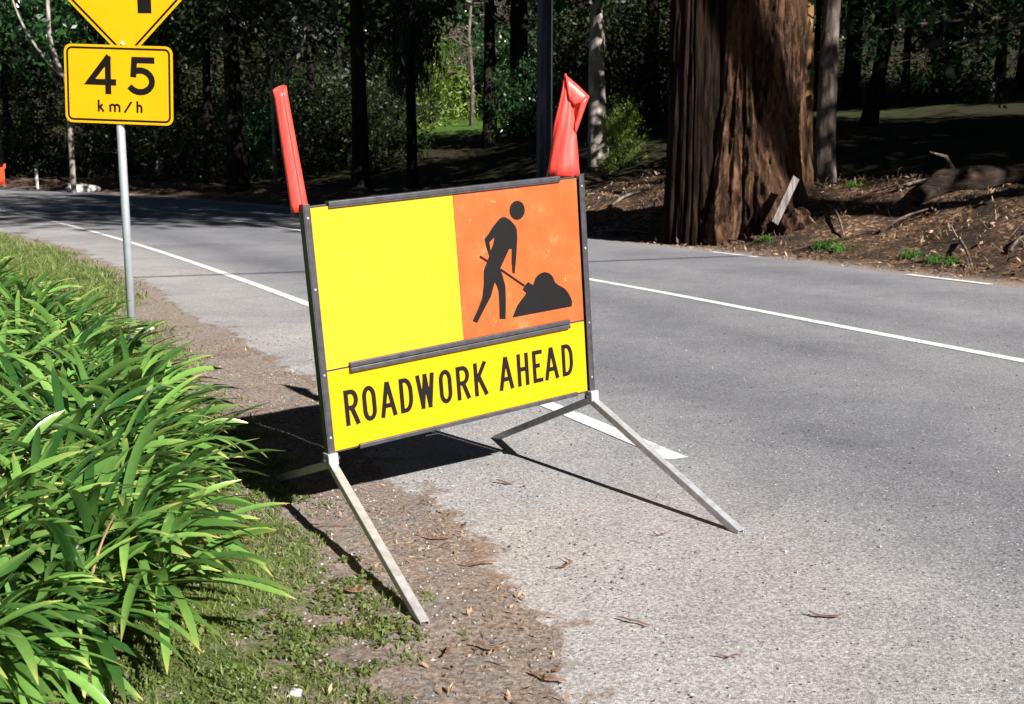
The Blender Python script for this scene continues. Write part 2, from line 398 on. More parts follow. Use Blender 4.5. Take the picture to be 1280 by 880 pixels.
# ------------------------------------------------------------------ terrain
def terr_parts(x, y):
    sh = np.shape(x); D, S = offset(x, y); D = D.reshape(sh); S = S.reshape(sh); x = np.asarray(x, float); y = np.asarray(y, float)
    d = D-4.0
    right = sstep(-2, 4, x)
    b = .42+.62*right
    slope = .155-.05*sstep(4, 14, x)
    far = b*sstep(.25, 3.6, d)+slope*np.maximum(d-3.5, 0)*sstep(3.5, 9, d)
    far = far+(.30+.35*right)*sstep(.5, 2.5, d)*(1-.6*sstep(6, 10, d))*(fbm(x*.8, y*.8, 4)-.5)
    far = far+(fbm(x*3, y*3, 3)-.5)*.10*sstep(.1, 1.2, d)
    far = np.minimum(far, 9+.02*d)+34*sstep(88, 150, np.hypot(x, y))*sstep(40, 80, y)
    dn = np.interp(S, ES, EO)-.06+(fbm(S*1.1, S*0+3.3, 4)-.5)*.22+(fbm(S*7, S*0+9.1, 3)-.5)*.12-D   # distance out from the near seal edge
    near = -.006+.024*sstep(-.12, .12, dn)*fbm(x*9, y*9, 3)+.03*sstep(.1, 1.5, dn)*fbm(x*2, y*2, 3)
    z = np.where(d > 0, far-.006, np.where(dn > -.14, near, -.05))
    z = np.where((d <= 0) & (d > -.25), -.02, z)
    return z, d, dn
def terr(x, y):
    return float(terr_parts(np.array([x]), np.array([y]))[0][0])
def green_mask(x, y, d, dn):
    g = fbm(x*.9+4, y*.9, 4)*.75+fbm(x*3.4, y*3.4, 3)*.35-.12
    far = sstep(6.5, 13, y)
    return np.clip(g*(.60+.50*far)*sstep(.12, .75, dn+.3*far)*1.6+.22*sstep(.25, 1.1, dn)*(1-far)+.16*far*sstep(.2, .7, dn), 0, 1)*(d < 0)
def axis(lo, hi, dlo, dhi, dense, grow):
    mid = list(np.arange(dlo, dhi, dense)); st = dense; a = dhi; up = []
    while a < hi: up.append(a); st *= grow; a += min(st, 9)
    up.append(hi); st = dense; a = dlo; dn_ = []
    while a > lo: st *= grow; a -= min(st, 9); dn_.append(max(a, lo))
    return np.array(sorted(set([round(v, 4) for v in dn_+mid+up])))
gx = axis(-260, 260, -3.6, 1.6, .045, 1.035); gy = axis(-120, 330, 2.4, 9.5, .045, 1.03)
GX, GY = np.meshgrid(gx, gy); GZ, GD, GDN = terr_parts(GX, GY)
green = green_mask(GX, GY, GD, GDN); litter = sstep(0, .6, GD)*.95+.35*sstep(.55, .75, fbm(GX*2, GY*2, 3))*(GD < 0)*sstep(0, .3, GDN)
def lawnm(x, y, d):
    a = sstep(58, 62, y)*sstep(-12, -8, x)*(1-sstep(4, 7, x))*(1-sstep(76, 80, y)); b = sstep(40, 43, y)*sstep(10, 13, x)*(1-sstep(52, 56, y)); return np.clip(a+b*.22*sstep(.35, .6, fbm(x*.3, y*.8, 3)), 0, 1)*sstep(4, 8, d)
lawn = lawnm(GX, GY, GD)
ground = link("ground", mesh_np("ground", np.stack([GX, GY, GZ], 2).reshape(-1, 3), gridfaces(len(gy), len(gx)), M['ground'], smooth=True,
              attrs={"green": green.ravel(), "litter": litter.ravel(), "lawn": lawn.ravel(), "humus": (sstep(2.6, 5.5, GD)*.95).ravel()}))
tag(ground, kind="structure")

# ------------------------------------------------------------------ leaf and blade meshes
def rnd_dirs(n, up=.0):
    v = RS.normal(size=(n, 3)); v[:, 2] += up; return v/np.linalg.norm(v, axis=1)[:, None]
def leafquads(P, size, asp=.45, normal_up=.4, jitter=.35, fold=False):
    """diamond-ish leaves (4 verts) at the points P"""
    n = len(P); a = rnd_dirs(n, -.25); nn = rnd_dirs(n, normal_up); b = np.cross(a, nn); b /= np.linalg.norm(b, axis=1)[:, None]+1e-9
    s = size*(1+jitter*RS.normal(size=n))[:, None]; s = np.clip(s, size*.4, size*2)
    V = np.stack([P, P+a*s*.45+b*s*asp*.5, P+a*s, P+a*s*.5-b*s*asp*.5], 1).reshape(-1, 3)
    F = np.arange(n*4).reshape(n, 4); r = np.repeat(RS.rand(n), 4); return V, F, r
def clumps(n_cl, per, rad, shape, clr):
    """points in clumps spread over an ellipsoid shell-weighted volume"""
    c = rnd_dirs(n_cl)*(RS.rand(n_cl)**.45)[:, None]*np.array(shape)
    c += (RS.rand(n_cl, 3)-.5)*np.array(shape)*.3
    k = np.repeat(c, per, 0); r = np.repeat(clr*(0.5+RS.rand(n_cl)), per)[:, None]
    return k+RS.normal(size=k.shape)*r*.5
def crown_mesh(name, shape, n_cl, per, clr, size, m, zc=0, asp=.45):
    P = clumps(n_cl, per, None, shape, clr); P[:, 2] += zc
    V, F, r = leafquads(P, size, asp); return mesh_np(name, V, F, m, attrs={"rnd": r})

def limb_tubes(mb, base, top, r0, crown_c, shape, n, seed):
    rr = random.Random(seed)
    for i in range(n):
        t = rr.uniform(.45, .95); p = Vector(base).lerp(Vector(top), t); a = rr.uniform(0, 2*PI)
        e = Vector(crown_c)+Vector((math.cos(a)*shape[0], math.sin(a)*shape[1], rr.uniform(-.4, .6)*shape[2]))*rr.uniform(.55, .85)
        m_ = (p+e)/2+Vector((0, 0, rr.uniform(-.3, .5))); r = r0*(1-t*.7)*.45
        mb.tube(catmull([p, m_, e], 5), [r*(1-.85*k/10) for k in range(11)], 6)

# ------------------------------------------------------------------ the forest
def trunk_mb(h, r, lean=(0, 0), wob=.1, flare=1.35, seg=18, seed=0, n=26):
    rr = random.Random(seed); ph = [rr.uniform(0, 6.28) for _ in range(6)]
    pts = []; rad = []
    for i in range(n):
        t = (i/(n-1))**1.5; z = -.3+t*(h+.3)
        pts.append((lean[0]*z/h+wob*math.sin(ph[0]+t*5)*t, lean[1]*z/h+wob*math.sin(ph[1]+t*4)*t, z))
        rad.append(r*(1-.72*t)*(1+(flare-1)*math.exp(-max(z, 0)/(r*2.2))))
    mb = MB(); mb.tube(pts, rad, seg, fn=lambda a, t: 1+.07*math.sin(3*a+ph[2]+t*9)+.05*math.sin(7*a+ph[3]+t*14)); return mb, pts
CROWN = {
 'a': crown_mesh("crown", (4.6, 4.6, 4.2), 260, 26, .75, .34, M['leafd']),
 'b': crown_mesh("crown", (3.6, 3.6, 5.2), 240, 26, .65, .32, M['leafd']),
 'c': crown_mesh("crown", (5.6, 5.6, 3.4), 300, 26, .8, .34, M['leafg']),
}
SH = {'a': (4.6, 4.6, 4.2), 'b': (3.6, 3.6, 5.2), 'c': (5.6, 5.6, 3.4)}
def tree(name, x, y, h, r, label, crown='a', bark='darkbark', lean=(0, 0), wob=.1, flare=1.35, group=None, seed=0, limbs=7, zc=None, sc=1.0, cat="tree"):
    t = empty(name, (x, y, terr(x, y)), label, cat, group)
    mb, pts = trunk_mb(h, r, lean, wob, flare, seed=seed)
    zc = zc if zc is not None else h*.66; cc = (pts[-1][0], pts[-1][1], zc)
    limb_tubes(mb, (pts[12][0], pts[12][1], pts[12][2]), pts[-1], r, cc, [s*sc for s in SH[crown]], limbs, seed+1)
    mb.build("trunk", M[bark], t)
    c = link("crown", CROWN[crown], t, cc, seed*1.3); c.scale = (sc, sc, sc)
    return t
def px_tree(name, px, Y, wpx, h, label, **k):
    x = (px-640)/FPX*Y*1.0; r = wpx/FPX*Y/2*.9; return tree(name, x, Y, h, r, label, **k)

FG = "trees of the shaded wood beyond the road"
px_tree("tall_tree", 300, 44, 27, 15, "thickest near-black straight trunk, left of the left red flag", seed=3, crown='a', group=FG)
px_tree("tall_tree", 453, 41, 24, 14, "near-black straight trunk above the blank yellow board, left of the hanging conifer fronds", seed=4, crown='b', group=FG)
px_tree("tall_tree", 395, 52, 13, 14, "thin dark trunk between the left red flag and the trunk above the yellow board", seed=5, crown='b', group=FG)
px_tree("tall_tree", 268, 56, 14, 15, "slim dark trunk just left of the thickest near-black trunk", seed=6, crown='a', group=FG)
px_tree("gum_tree", 9, 66, 11, 13, "slender pale grey gum trunk at the left edge of the photo", bark='palebark', seed=7, crown='b', group=FG, flare=1.1)
px_tree("gum_tree", 205, 60, 12, 14, "pale gum trunk right of the 45 speed plate, half lost in shade", bark='palebark', seed=8, crown='c', group=FG, flare=1.1, lean=(.4, 0))
px_tree("gum_tree", 97, 58, 8, 13, "thin pinkish pale trunk rising behind the yellow diamond", bark='palebark', seed=9, crown='c', group=FG, flare=1.1, lean=(.3, 0))
px_tree("gum_tree", 746, 33, 27, 12, "pale twisted gum trunk between the power pole and the giant trunk", bark='palebark', seed=10, crown='c', group=FG, wob=.25, flare=1.15)
px_tree("tall_tree", 1076, 36, 20, 13, "dark trunk leaning to the right, beside the slender grey one", seed=12, crown='a', group=FG, lean=(2.2, 0))
px_tree("tall_tree", 810, 46, 22, 15, "dark trunk close to the left side of the giant trunk", seed=13, crown='a', group=FG)
px_tree("tall_tree", 590, 92, 18, 16, "far trunk behind the sunlit lawn", seed=14, crown='c', group=FG)
px_tree("gum_tree", 1025, 20.6, 27, 13, "slender mottled grey trunk on the leaf-strewn bank right of the giant trunk", bark='greybark', seed=15, crown='b', group=FG, flare=1.25, zc=13.5)
px_tree("tall_tree", 995, 23.5, 30, 11, "split trunk with orange-brown strips of bark behind the giant trunk", bark='redbark', seed=16, crown='b', group=FG, wob=.2)

# pale forked saplings
def sapling(name, paths, Y, label, bark='palebark', group="pale bare saplings in the wood"):
    b = at(*paths[0][0][0], Y); z0 = terr(b.x, b.y); t = empty(name, (b.x, b.y, z0), label, "sapling", group)
    for i, (pp, w0, w1) in enumerate(paths):
        P = [at(p[0], p[1], Y+.15*i) for p in pp]
        if i == 0: P = [Vector((b.x, b.y, z0-.1))]+P
        P = [p-t.location for p in P]; P = catmull(P, 6); mb = MB(); n = len(P)
        mb.tube(P, [(w0+(w1-w0)*k/(n-1))/FPX*Y/2 for k in range(n)], 8); mb.build("trunk" if i == 0 else "branch", M[bark], t)
sapling("sapling", [([(84, 110), (76, 90), (63, 50), (60, 10), (58, -60)], 7, 4), ([(78, 96), (50, 65), (28, 30), (12, -10)], 4, 2)], 50, "pale forked sapling behind the left side of the 45 plate")
sapling("sapling", [([(358, 130), (362, 85), (378, 55), (384, 20), (390, -40)], 6, 3), ([(362, 85), (370, 62), (362, 30), (350, -5)], 3, 2)], 45, "pale crooked sapling bending right above the left red flag")
sapling("sapling", [([(341, 120), (342, 80), (352, 50), (345, 15), (350, -40)], 5, 3)], 46, "thin brownish sapling just left of the crooked pale one")

# giant tree
def giant():
    Y = 19.4; x = (933-640)/FPX*Y; t = empty("giant_tree", (x, Y, terr(x, Y)-.05), "giant furrowed red-brown tree trunk at the road edge, right of the boards", "tree", FG)
    nz_, na = 330, 300
    k = (np.arange(nz_)/(nz_-1))**1.6; z = -.4+k*22; a = np.arange(na)/na*2*PI; Zg, Ag = np.meshgrid(z, a, indexing='ij'); cx, cy = np.cos(Ag), np.sin(Ag)
    root = np.exp(-np.maximum(Zg, 0)/1.5)
    r = (.80-.34*np.maximum(Zg, 0)/22)*(1+.30*root*(1+.6*np.sin(5*Ag+1)+.35*np.sin(9*Ag+2.1)))
    r *= 1+.04*np.sin(6*Ag+.3*Zg)+.02*np.sin(11*Ag+1.5+.4*np.sin(Zg))
    def ang(f, zf, o, s0):      # noise around the trunk without a seam
        return fbm(cx*f+s0+Zg*zf*.37+20, cy*f+s0*1.7+Zg*zf+40, o)
    warp = (ang(1.6, .30, 3, 3)-.5)*4
    ridge = 1-np.abs(((Ag*17/PI/2*2+warp) % 2)-1)*1.0; ridge = np.clip(ridge*1.8, 0, 1)
    ridge2 = np.abs(((Ag*39/PI/2*2+warp*2.1+ang(4, 2.2, 2, 8)*3) % 2)-1)
    r += (ridge-.6)*.075+(ridge2-.5)*.035+(ang(9, 1.0, 4, 5)-.5)*.14+(ang(22, 6, 3, 6)-.5)*.10
    V = np.stack([cx*r-.005*Zg, cy*r, Zg], 2).reshape(-1, 3); i = np.arange(nz_-1)[:, None]*na; j = np.arange(na)[None, :]; j2 = (j+1) % na
    F = np.stack([i+j, i+j2, i+na+j2, i+na+j], 2).reshape(-1, 4)
    link("trunk", mesh_np("trunk", V, F, M['bigbark'], smooth=True), t)
    sx = (868-933)/FPX*Y; rs_ = (.50-.12*np.maximum(Zg, 0)/22)*(1+.07*root*(1+.5*np.sin(4*Ag+2)))+(ridge-.6)*.06+(ang(8, .7, 4, 15)-.5)*.10  # added stem: the trunk's shaded side, its shade put into the colour
    V = np.stack([cx*rs_+sx, cy*rs_-.12, Zg], 2).reshape(-1, 3); st = link("shaded_side_stem", mesh_np("shaded_side_stem", V, F, M['shadebark'], smooth=True), t); st["label"] = "near-black second stem fused to the left side"
    mb = MB()
    limb_tubes(mb, (0, 0, 7), (0, 0, 21), .9, (0, 0, 15), (6.5, 6.5, 6), 14, 3)
    mb.build("limbs", M['bigbark'], t)
    P = clumps(620, 26, None, (7.2, 7.2, 7.5), .8); P[:, 2] += 15.5; V, F, r = leafquads(P, .34); link("crown", mesh_np("crown", V, F, M['leafd'], attrs={"rnd": r}), t)
    # burl at the root
    bm = bmesh.new(); bmesh.ops.create_icosphere(bm, subdivisions=4, radius=1)
    for v in bm.verts:
        p = v.co; q = 1+.10*math.sin(9*p.x+4*p.z)+.08*math.sin(13*p.y+7*p.z); v.co = Vector((p.x*.30*q, p.y*.32*q, p.z*.36*q))
    c = at(992, 288, 18.2)-t.location; mb = MB(); mb.frombm(bm, True); mb.v = [tuple(Vector(v)+c) for v in mb.v]; mb.build("root_burl", M['bigbark'], t)
    # exposed roots to the right
    mb = MB(); g = lambda px, py, Y_: at(px, py, Y_)-t.location
    mb.tube(catmull([g(955, 200, 19.3), g(985, 250, 18.9), g(1015, 275, 18.6), g(1045, 300, 18.2)], 5), [.22, .2, .18, .17, .15, .14, .13, .12, .11, .1, .09, .08, .07, .06, .05, .04][:16], 10); mb.build("root", M['bigbark'], t)
giant()

# shade trees outside the view, right of the road
OFFG = "tall trees beyond the road to the right of the view"
rt = random.Random(42); n_off = 0
for u in (22.0, 26.6, 30, 32.6, 47, 51, 55, 60, 66, 72):
    for k in range(10):
        v = -40+k*7.2+rt.uniform(-1.5, 1.5); uu = u+rt.uniform(-.8, .8); x = .788*uu+.615*v; y = .615*uu-.788*v; h = rt.uniform(14, 19); c = rt.choice('aac'); sd = rt.randint(0, 999)
        vis = y > 8 and abs(x/y) < .52
        if vis and y < 50: continue
        if offset([x], [y])[0][0] < 6.5: continue
        if 18 < uu < 31.5 and -10 < v < 2: continue
        n_off += 1
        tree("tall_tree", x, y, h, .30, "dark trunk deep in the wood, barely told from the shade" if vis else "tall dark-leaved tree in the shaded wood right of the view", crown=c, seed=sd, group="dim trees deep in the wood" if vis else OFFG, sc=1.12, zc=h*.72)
_t = tree("tall_tree", .788*17.5+.615*2.5, .615*17.5-.788*2.5, 21, .42, "very tall gum leaning over the road from the right of the view", crown='c', bark='palebark', seed=77, group=OFFG, sc=1.3, lean=(-4.3, -3.4), zc=20.5)
NEARG = "added unseen trees on the near side of the road"  # unseen trees added left of and behind the camera to cut sky fill
for i, (x, y) in enumerate([(-13, 3), (-19, 9), (-24, 20), (-11, -6), (-17, -3), (-30, 30), (-22, -12), (-12, -15), (-6, -14), (-2, -22), (-28, 3), (-6, -34), (-20, -22), (-16, -30), (-34, -8), (-9, -24), (-38, 38), (-34, 18), (3, -30)]):
    tree("tall_tree", x, y, 15+i % 4, .3, "unseen tall tree added on the near side of the road", crown='aacb'[i % 4], seed=200+i, group=NEARG, sc=1.25, zc=11)
# inner wood: trees further in, trunks partly hidden by the undergrowth
INNER = [(120, 62, 'b'), (232, 70, 'a'), (345, 66, 'c'), (500, 62, 'a'), (655, 50, 'b'), (1120, 62, 'a'), (1180, 50, 'c'), (1262, 58, 'a'), (20, 68, 'a'), (-60, 56, 'c'), (-120, 72, 'a'), (430, 78, 'c'), (770, 85, 'a'), (1010, 74, 'c'), (1380, 64, 'c')]
for i, (px, Y, c) in enumerate(INNER):
    x = (px-640)/FPX*Y
    tree("wood_tree", x, Y, 13+(i*37 % 5), .22, "dark trunk deep in the wood, barely told from the shade", crown=c, seed=60+i, group="dim trees deep in the wood", sc=1.1)

# ------------------------------------------------------------------ undergrowth, shrubs
def shrubmesh(shape, ncl, per, clr, size, m, asp=.45, zc=None):
    return crown_mesh("foliage", shape, ncl, per, clr, size, m, zc if zc is not None else shape[2]*.75, asp)
SHR = {'g': shrubmesh((1.5, 1.3, 1.3), 150, 40, .28, .10, M['leafg'], .5), 'y': shrubmesh((1.3, 1.2, 1.4), 130, 45, .28, .11, M['leafy'], .25),
       'w': shrubmesh((1.8, 1.5, 1.5), 150, 36, .32, .13, M['leafw'], .4)}
def shrub(px, Y, kind, sc, label, grp="shrubs of the understorey", cat="shrub", name="shrub"):
    x = (px-640)/FPX*Y; t = empty(name, (x, Y, terr(x, Y)-.05), label, cat, grp, px*.7)
    f = link("foliage", SHR[kind], t); f.scale = sc if hasattr(sc, '__len__') else (sc, sc, sc)
    mb = MB(); rr = random.Random(px)
    for i in range(5):
        a = rr.uniform(0, 6.28); q = sc[2] if hasattr(sc, '__len__') else sc
        mb.tube([(0, 0, -.05), (math.cos(a)*.2*q, math.sin(a)*.2*q, .6*q), (math.cos(a)*.7*q, math.sin(a)*.7*q, 1.6*q)], [.03*q, .02*q, .008*q], 6)
    mb.build("stem", M['darkbark'], t)
shrub(540, 68, 'y', (2.5, 2.0, 2.7), "sunlit feathery yellow-green bush left of the lawn")
shrub(606, 80, 'g', (2.4, 2.0, 2.8), "glossy dark shrub with glinting leaves above the sunlit lawn")
shrub(655, 50, 'g', (1.4, 1.3, 1.7), "dark rounded shrub at the left side of the power pole")
shrub(775, 31, 'y', (.55, .5, .8), "small yellow-green bush in a fleck of sun right of the right red flag")
shrub(800, 44, 'w', 1.7, "dark shrub between the pale twisted trunk and the giant trunk")
shrub(160, 63, 'w', (2.0, 1.6, 1.9), "dark shrub behind the speed sign pole")
shrub(40, 69, 'g', (2.0, 1.6, 2.1), "green shrub at the left edge behind the white guide post")
shrub(235, 58, 'w', (2.0, 1.5, 1.8), "dark shrub between the speed plate and the thickest trunk")
shrub(350, 52, 'g', (1.7, 1.6, 1.9), "green shrub behind the top of the left red flag")
shrub(430, 50, 'w', (1.9, 1.6, 1.7), "dark shrub below the trunk above the yellow board")
shrub(490, 48, 'w', (1.2, 1.2, 1.3), "low dark shrub under the hanging conifer fronds")
shrub(725, 40, 'w', (1.2, 1.2, 1.6), "dark shrub behind the right red flag")

def cloud_obj(name, xs, label, cat, m, size, asp=.4):
    P = np.concatenate(xs); V, F, r = leafquads(P, size, asp); o = link(name, mesh_np(name, V, F, m, attrs={"rnd": r})); return tag(o, label, cat, kind="stuff")
# far-off wood closing the view
def band(n, xr, yr, zr, per, cr):
    c = np.stack([RS.uniform(*xr, n), RS.uniform(*yr, n), RS.uniform(0, 1, n)**1.2*(zr[1]-zr[0])+zr[0]], 1)
    c[:, 2] += terr_parts(c[:, 0], c[:, 1])[0]
    c = c[terr_parts(c[:, 0], c[:, 1])[1] > 2.2]; k = np.repeat(c, per, 0); return k+RS.normal(size=k.shape)*cr
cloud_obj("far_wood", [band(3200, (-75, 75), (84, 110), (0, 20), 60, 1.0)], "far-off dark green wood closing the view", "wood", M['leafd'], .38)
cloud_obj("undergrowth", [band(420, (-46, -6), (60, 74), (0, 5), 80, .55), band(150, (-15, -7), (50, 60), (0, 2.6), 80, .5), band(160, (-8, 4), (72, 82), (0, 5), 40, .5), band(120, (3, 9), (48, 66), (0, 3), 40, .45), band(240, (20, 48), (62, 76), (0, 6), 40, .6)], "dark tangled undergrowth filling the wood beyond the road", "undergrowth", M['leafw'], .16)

# grey twiggy bare tree, conifer fronds, leafy bough on the right
def twiggy(px, Y, label, w=2.6, h0=4.0, h1=10, seed=1):
    x = (px-640)/FPX*Y; t = empty("bare_tree", (x, Y, terr(x, Y)), label, "tree", FG); rr = random.Random(seed)
    mb = MB(); mb.tube([(0, 0, -.2), (.1, 0, 2), (-.1, 0, 5), (.2, 0, 9)], [.14, .12, .09, .03], 10); mb.build("trunk", M['greybark'], t)
    mb = MB()
    def grow(p, d, r, L, lv):
        e = p+d*L; m_ = (p+e)/2+Vector([rr.uniform(-.1, .1)*L for _ in range(3)]); mb.tube([p, m_, e], [r, r*.8, r*.55], 4 if lv > 1 else 6, caps=False)
        if lv < 4:
            for _ in range(rr.choice((3, 4))):
                dd = (d+Vector([rr.uniform(-.9, .9) for _ in range(3)])).normalized(); grow(p.lerp(e, rr.uniform(.4, 1)), dd, r*.55, L*.66, lv+1)
    for i in range(16):
        a = rr.uniform(0, 6.28); grow(Vector((0, 0, rr.uniform(2.2, 8))), Vector((math.cos(a), math.sin(a), rr.uniform(.1, .7))).normalized(), .05, 1.5, 1)
    mb.build("branches", M['greybark'], t)
twiggy(590, 66, "bare grey-brown twiggy tree above the lawn, between conifer fronds and power pole", seed=2)
twiggy(345, 58, "bare grey twiggy tree behind the pale crooked sapling", seed=5)
twiggy(50, 74, "bare grey twiggy tree behind the forked sapling at upper left", seed=8)

def conifer():
    Y = 38; x = (515-640)/FPX*Y; z = terr(x, Y); t = empty("conifer", (x, Y, z), "dark conifer with drooping fronds hanging in at the top, right of the near-black trunk", "tree", FG)
    mb = MB(); mb.tube([(0, 0, -.2), (0, 0, 12)], [.2, .06], 10); mb.v = [(a, b+.5, c) for a, b, c in mb.v]; mb.build("trunk", M['darkbark'], t)
    Vs = []; Fs = []; b = 0; rr = random.Random(3); P = []
    for i in range(130):
        a = rr.uniform(0, 6.28); R_ = rr.uniform(.3, 1.1); z0 = rr.uniform(4.6, 10)
        for k in range(46):
            s = rr.random(); P.append((math.cos(a)*R_*(.4+.6*s)+rr.gauss(0, .05), math.sin(a)*R_*(.4+.6*s)+rr.gauss(0, .05), z0-s*1.5+rr.gauss(0, .08)))
    P = np.array(P); n = len(P); dn = np.tile([0, 0, -1.0], (n, 1))+RS.normal(size=(n, 3))*.25; bb = np.cross(dn, rnd_dirs(n)); bb /= np.linalg.norm(bb, axis=1)[:, None]
    V = np.stack([P-bb*.02, P+bb*.02, P+dn*.28+bb*.012, P+dn*.28-bb*.012], 1).reshape(-1, 3)
    link("crown", mesh_np("crown", V, np.arange(n*4).reshape(n, 4), M['leafd'], attrs={"rnd": np.repeat(RS.rand(n), 4)}), t)
conifer()
def bough():
    Y = 27; x = (1300-640)/FPX*Y; z = terr(x, Y); t = empty("broadleaf_tree", (x, Y, z), "leafy low-branched tree with glossy green leaves at upper right", "tree", FG)
    mb = MB(); mb.tube([(0, 0, -.3), (.1, 0, 3), (0, 0, 8)], [.26, .2, .08], 12)
    for e in [(1080, 40), (1120, 80), (1200, 60), (1240, 110), (1160, 20), (1250, 30)]:
        p = at(*e, Y-.5)-t.location; mb.tube(catmull([(0, 0, 2.6), p*.5+Vector((0, 0, 1.4)), p], 5), [.07*(1-.08*k) for k in range(11)], 6)
    mb.build("trunk", M['greybark'], t)
    P = []
    for (px, py, sp, n) in [(1110, 20, .5, 10), (1160, 40, .55, 14), (1205, 55, .5, 14), (1220, 90, .45, 14), (1235, 115, .3, 7), (1150, 85, .4, 8), (1090, 45, .4, 6), (1180, 5, .6, 12), (1250, 10, .7, 14), (1130, -20, .8, 14), (1200, -50, 1., 18), (1290, 40, .6, 8)]:
        c = at(px, py, Y)-t.location
        for _ in range(n):
            q = np.array(c)+RS.normal(size=3)*sp*np.array([.6, .8, .45]); P.append(q+RS.normal(size=(24, 3))*.13)
    V, F, r = leafquads(np.concatenate(P), .13, .5); link("crown", mesh_np("crown", V, F, M['leafg'], attrs={"rnd": r}), t)
bough()

# ------------------------------------------------------------------ power pole with conduit, overhead cable
def power_pole(x, y, h, label, conduit=True):
    z = terr(x, y); t = empty("power_pole", (x, y, z), label, "power pole", "timber power poles")
    mb = MB(); mb.tube([(0, 0, -.4), (0, 0, h*.5), (0, 0, h)], [.165, .15, .12], 20); mb.build("pole", M['timber'], t)
    if conduit:
        mb = MB(); mb.tube([(.165, -.05, 0), (.160, -.05, h*.5), (.15, -.05, h*.9)], .022, 8); mb.build("conduit", M['galv2'], t)
    mb = MB(); mb.box((0, 0, h-.5), 2.2, .1, .1, bev=.01); mb.build("crossarm", M['timber'], t)
px_ = 679; power_pole((px_-640)/FPX*24.5, 24.5, 10, "dark timber power pole behind the boards, pale conduit down its right side")
w_a, w_b = gnd(150, 343), gnd(860, 319)
HW = 7.0; sh_ = Vector((SUN.x/SUN.z*HW, SUN.y/SUN.z*HW, HW))
A = w_a+sh_; B = w_b+sh_; dAB = (B-A).normalized(); A2 = A-dAB*10; B2 = B+dAB*9
power_pole(A2.x, A2.y, HW+.5, "timber pole carrying the cable on the near side of the road, outside the view", False)
power_pole(B2.x, B2.y, HW+.5, "timber pole carrying the cable on the far side of the road, outside the view", False)
mb = MB(); mb.tube([A2.lerp(B2, k/24)-Vector((0, 0, .35*math.sin(PI*k/24)*1.0)) for k in range(25)], .028, 8); o = mb.build("overhead_cable", M['frame']); tag(o, "thin overhead cable crossing above the road, seen by its shadow line", "cable")

# ------------------------------------------------------------------ 45 km/h warning sign
SW = .022
def stroke(mb, pts, w, z, closed=False):
    """mitred ribbon along pts (2-D), laid flat at height z"""
    P = [Vector((p[0], p[1])) for p in pts]; n = len(P); L = []; R_ = []
    for i in range(n):
        a = P[i-1] if (i > 0 or closed) else None; b = P[(i+1) % n] if (i < n-1 or closed) else None
        d1 = (P[i]-a).normalized() if a is not None else None; d2 = (b-P[i]).normalized() if b is not None else None
        if d1 is None: d1 = d2
        if d2 is None: d2 = d1
        n1 = Vector((-d1.y, d1.x)); n2 = Vector((-d2.y, d2.x)); m_ = (n1+n2); m_ = m_.normalized() if m_.length > 1e-6 else n1
        k = min(1/max(m_.dot(n1), .3), 2.2); L.append(P[i]+m_*w/2*k); R_.append(P[i]-m_*w/2*k)
    V = [(p.x, p.y, z) for p in L]+[(p.x, p.y, z) for p in R_]
    V += [(p.x, p.y, z-.0006) for p in L]+[(p.x, p.y, z-.0006) for p in R_]
    F = []
    for i in range(n if closed else n-1):
        j = (i+1) % n; F.append((i, j, n+j, n+i)[::-1]); F.append((2*n+i, 2*n+j, j, i)[::-1]); F.append((n+i, n+j, 3*n+j, 3*n+i)[::-1])
    mb.add(V, F)
def arc(cx, cy, rx, ry, a0, a1, n=10):
    return [(cx+rx*math.cos(math.radians(a0+(a1-a0)*k/n)), cy+ry*math.sin(math.radians(a0+(a1-a0)*k/n))) for k in range(n+1)]
GL = {   # strokes in a unit box, centre-lines
 'R': [[(0, 0), (0, 1)], [(0, 1)]+[(.45, 1)]+arc(.5, .745, .5, .255, 80, -80, 8)+[(.45, .49), (0, .49)], [(.5, .49), (1, 0)]],
 'O': [('c', arc(.5, .72, .5, .28, 0, 180, 9)+arc(.5, .28, .5, .28, 180, 360, 9))],
 'A': [[(0, 0), (.46, 1)], [(.54, 1), (1, 0)], [(.17, .3), (.83, .3)]],
 'D': [('c', [(0, 0), (0, 1)]+arc(.38, .6, .62, .4, 85, 0, 6)+arc(.38, .4, .62, .4, 0, -85, 6))],
 'W': [[(0, 1), (.25, 0)], [(.25, 0), (.5, 1)], [(.5, 1), (.75, 0)], [(.75, 0), (1, 1)]],
 'K': [[(0, 0), (0, 1)], [(.95, 1), (.02, .42)], [(.3, .6), (1, 0)]],
 'H': [[(0, 0), (0, 1)], [(1, 0), (1, 1)], [(0, .52), (1, .52)]],
 'E': [[(1, 1), (0, 1), (0, 0), (1, 0)], [(0, .53), (.85, .53)]],
 '4': [[(.72, 0), (.72, 1)], [(.70, 1), (.02, .28), (1.03, .28)]],
 '5': [[(.97, 1), (.16, 1), (.10, .46)], arc(.42, .34, .56, .34, 128, -152, 18)],
 'k': [[(0, 0), (0, 1)], [(.9, .68), (.03, .27)], [(.35, .42), (1, 0)]],
 'm': [[(0, 0), (0, .66)], [(0, .48)]+arc(.25, .42, .25, .24, 160, 0, 6)+[(.5, 0)], [(.5, .48)]+arc(.75, .42, .25, .24, 160, 0, 6)+[(1, 0)]],
 '/': [[(0, -.15), (1, 1.1)]],
 'h': [[(0, 0), (0, 1)], [(0, .42)]+arc(.5, .42, .5, .24, 160, 0, 7)+[(1, 0)]],
}
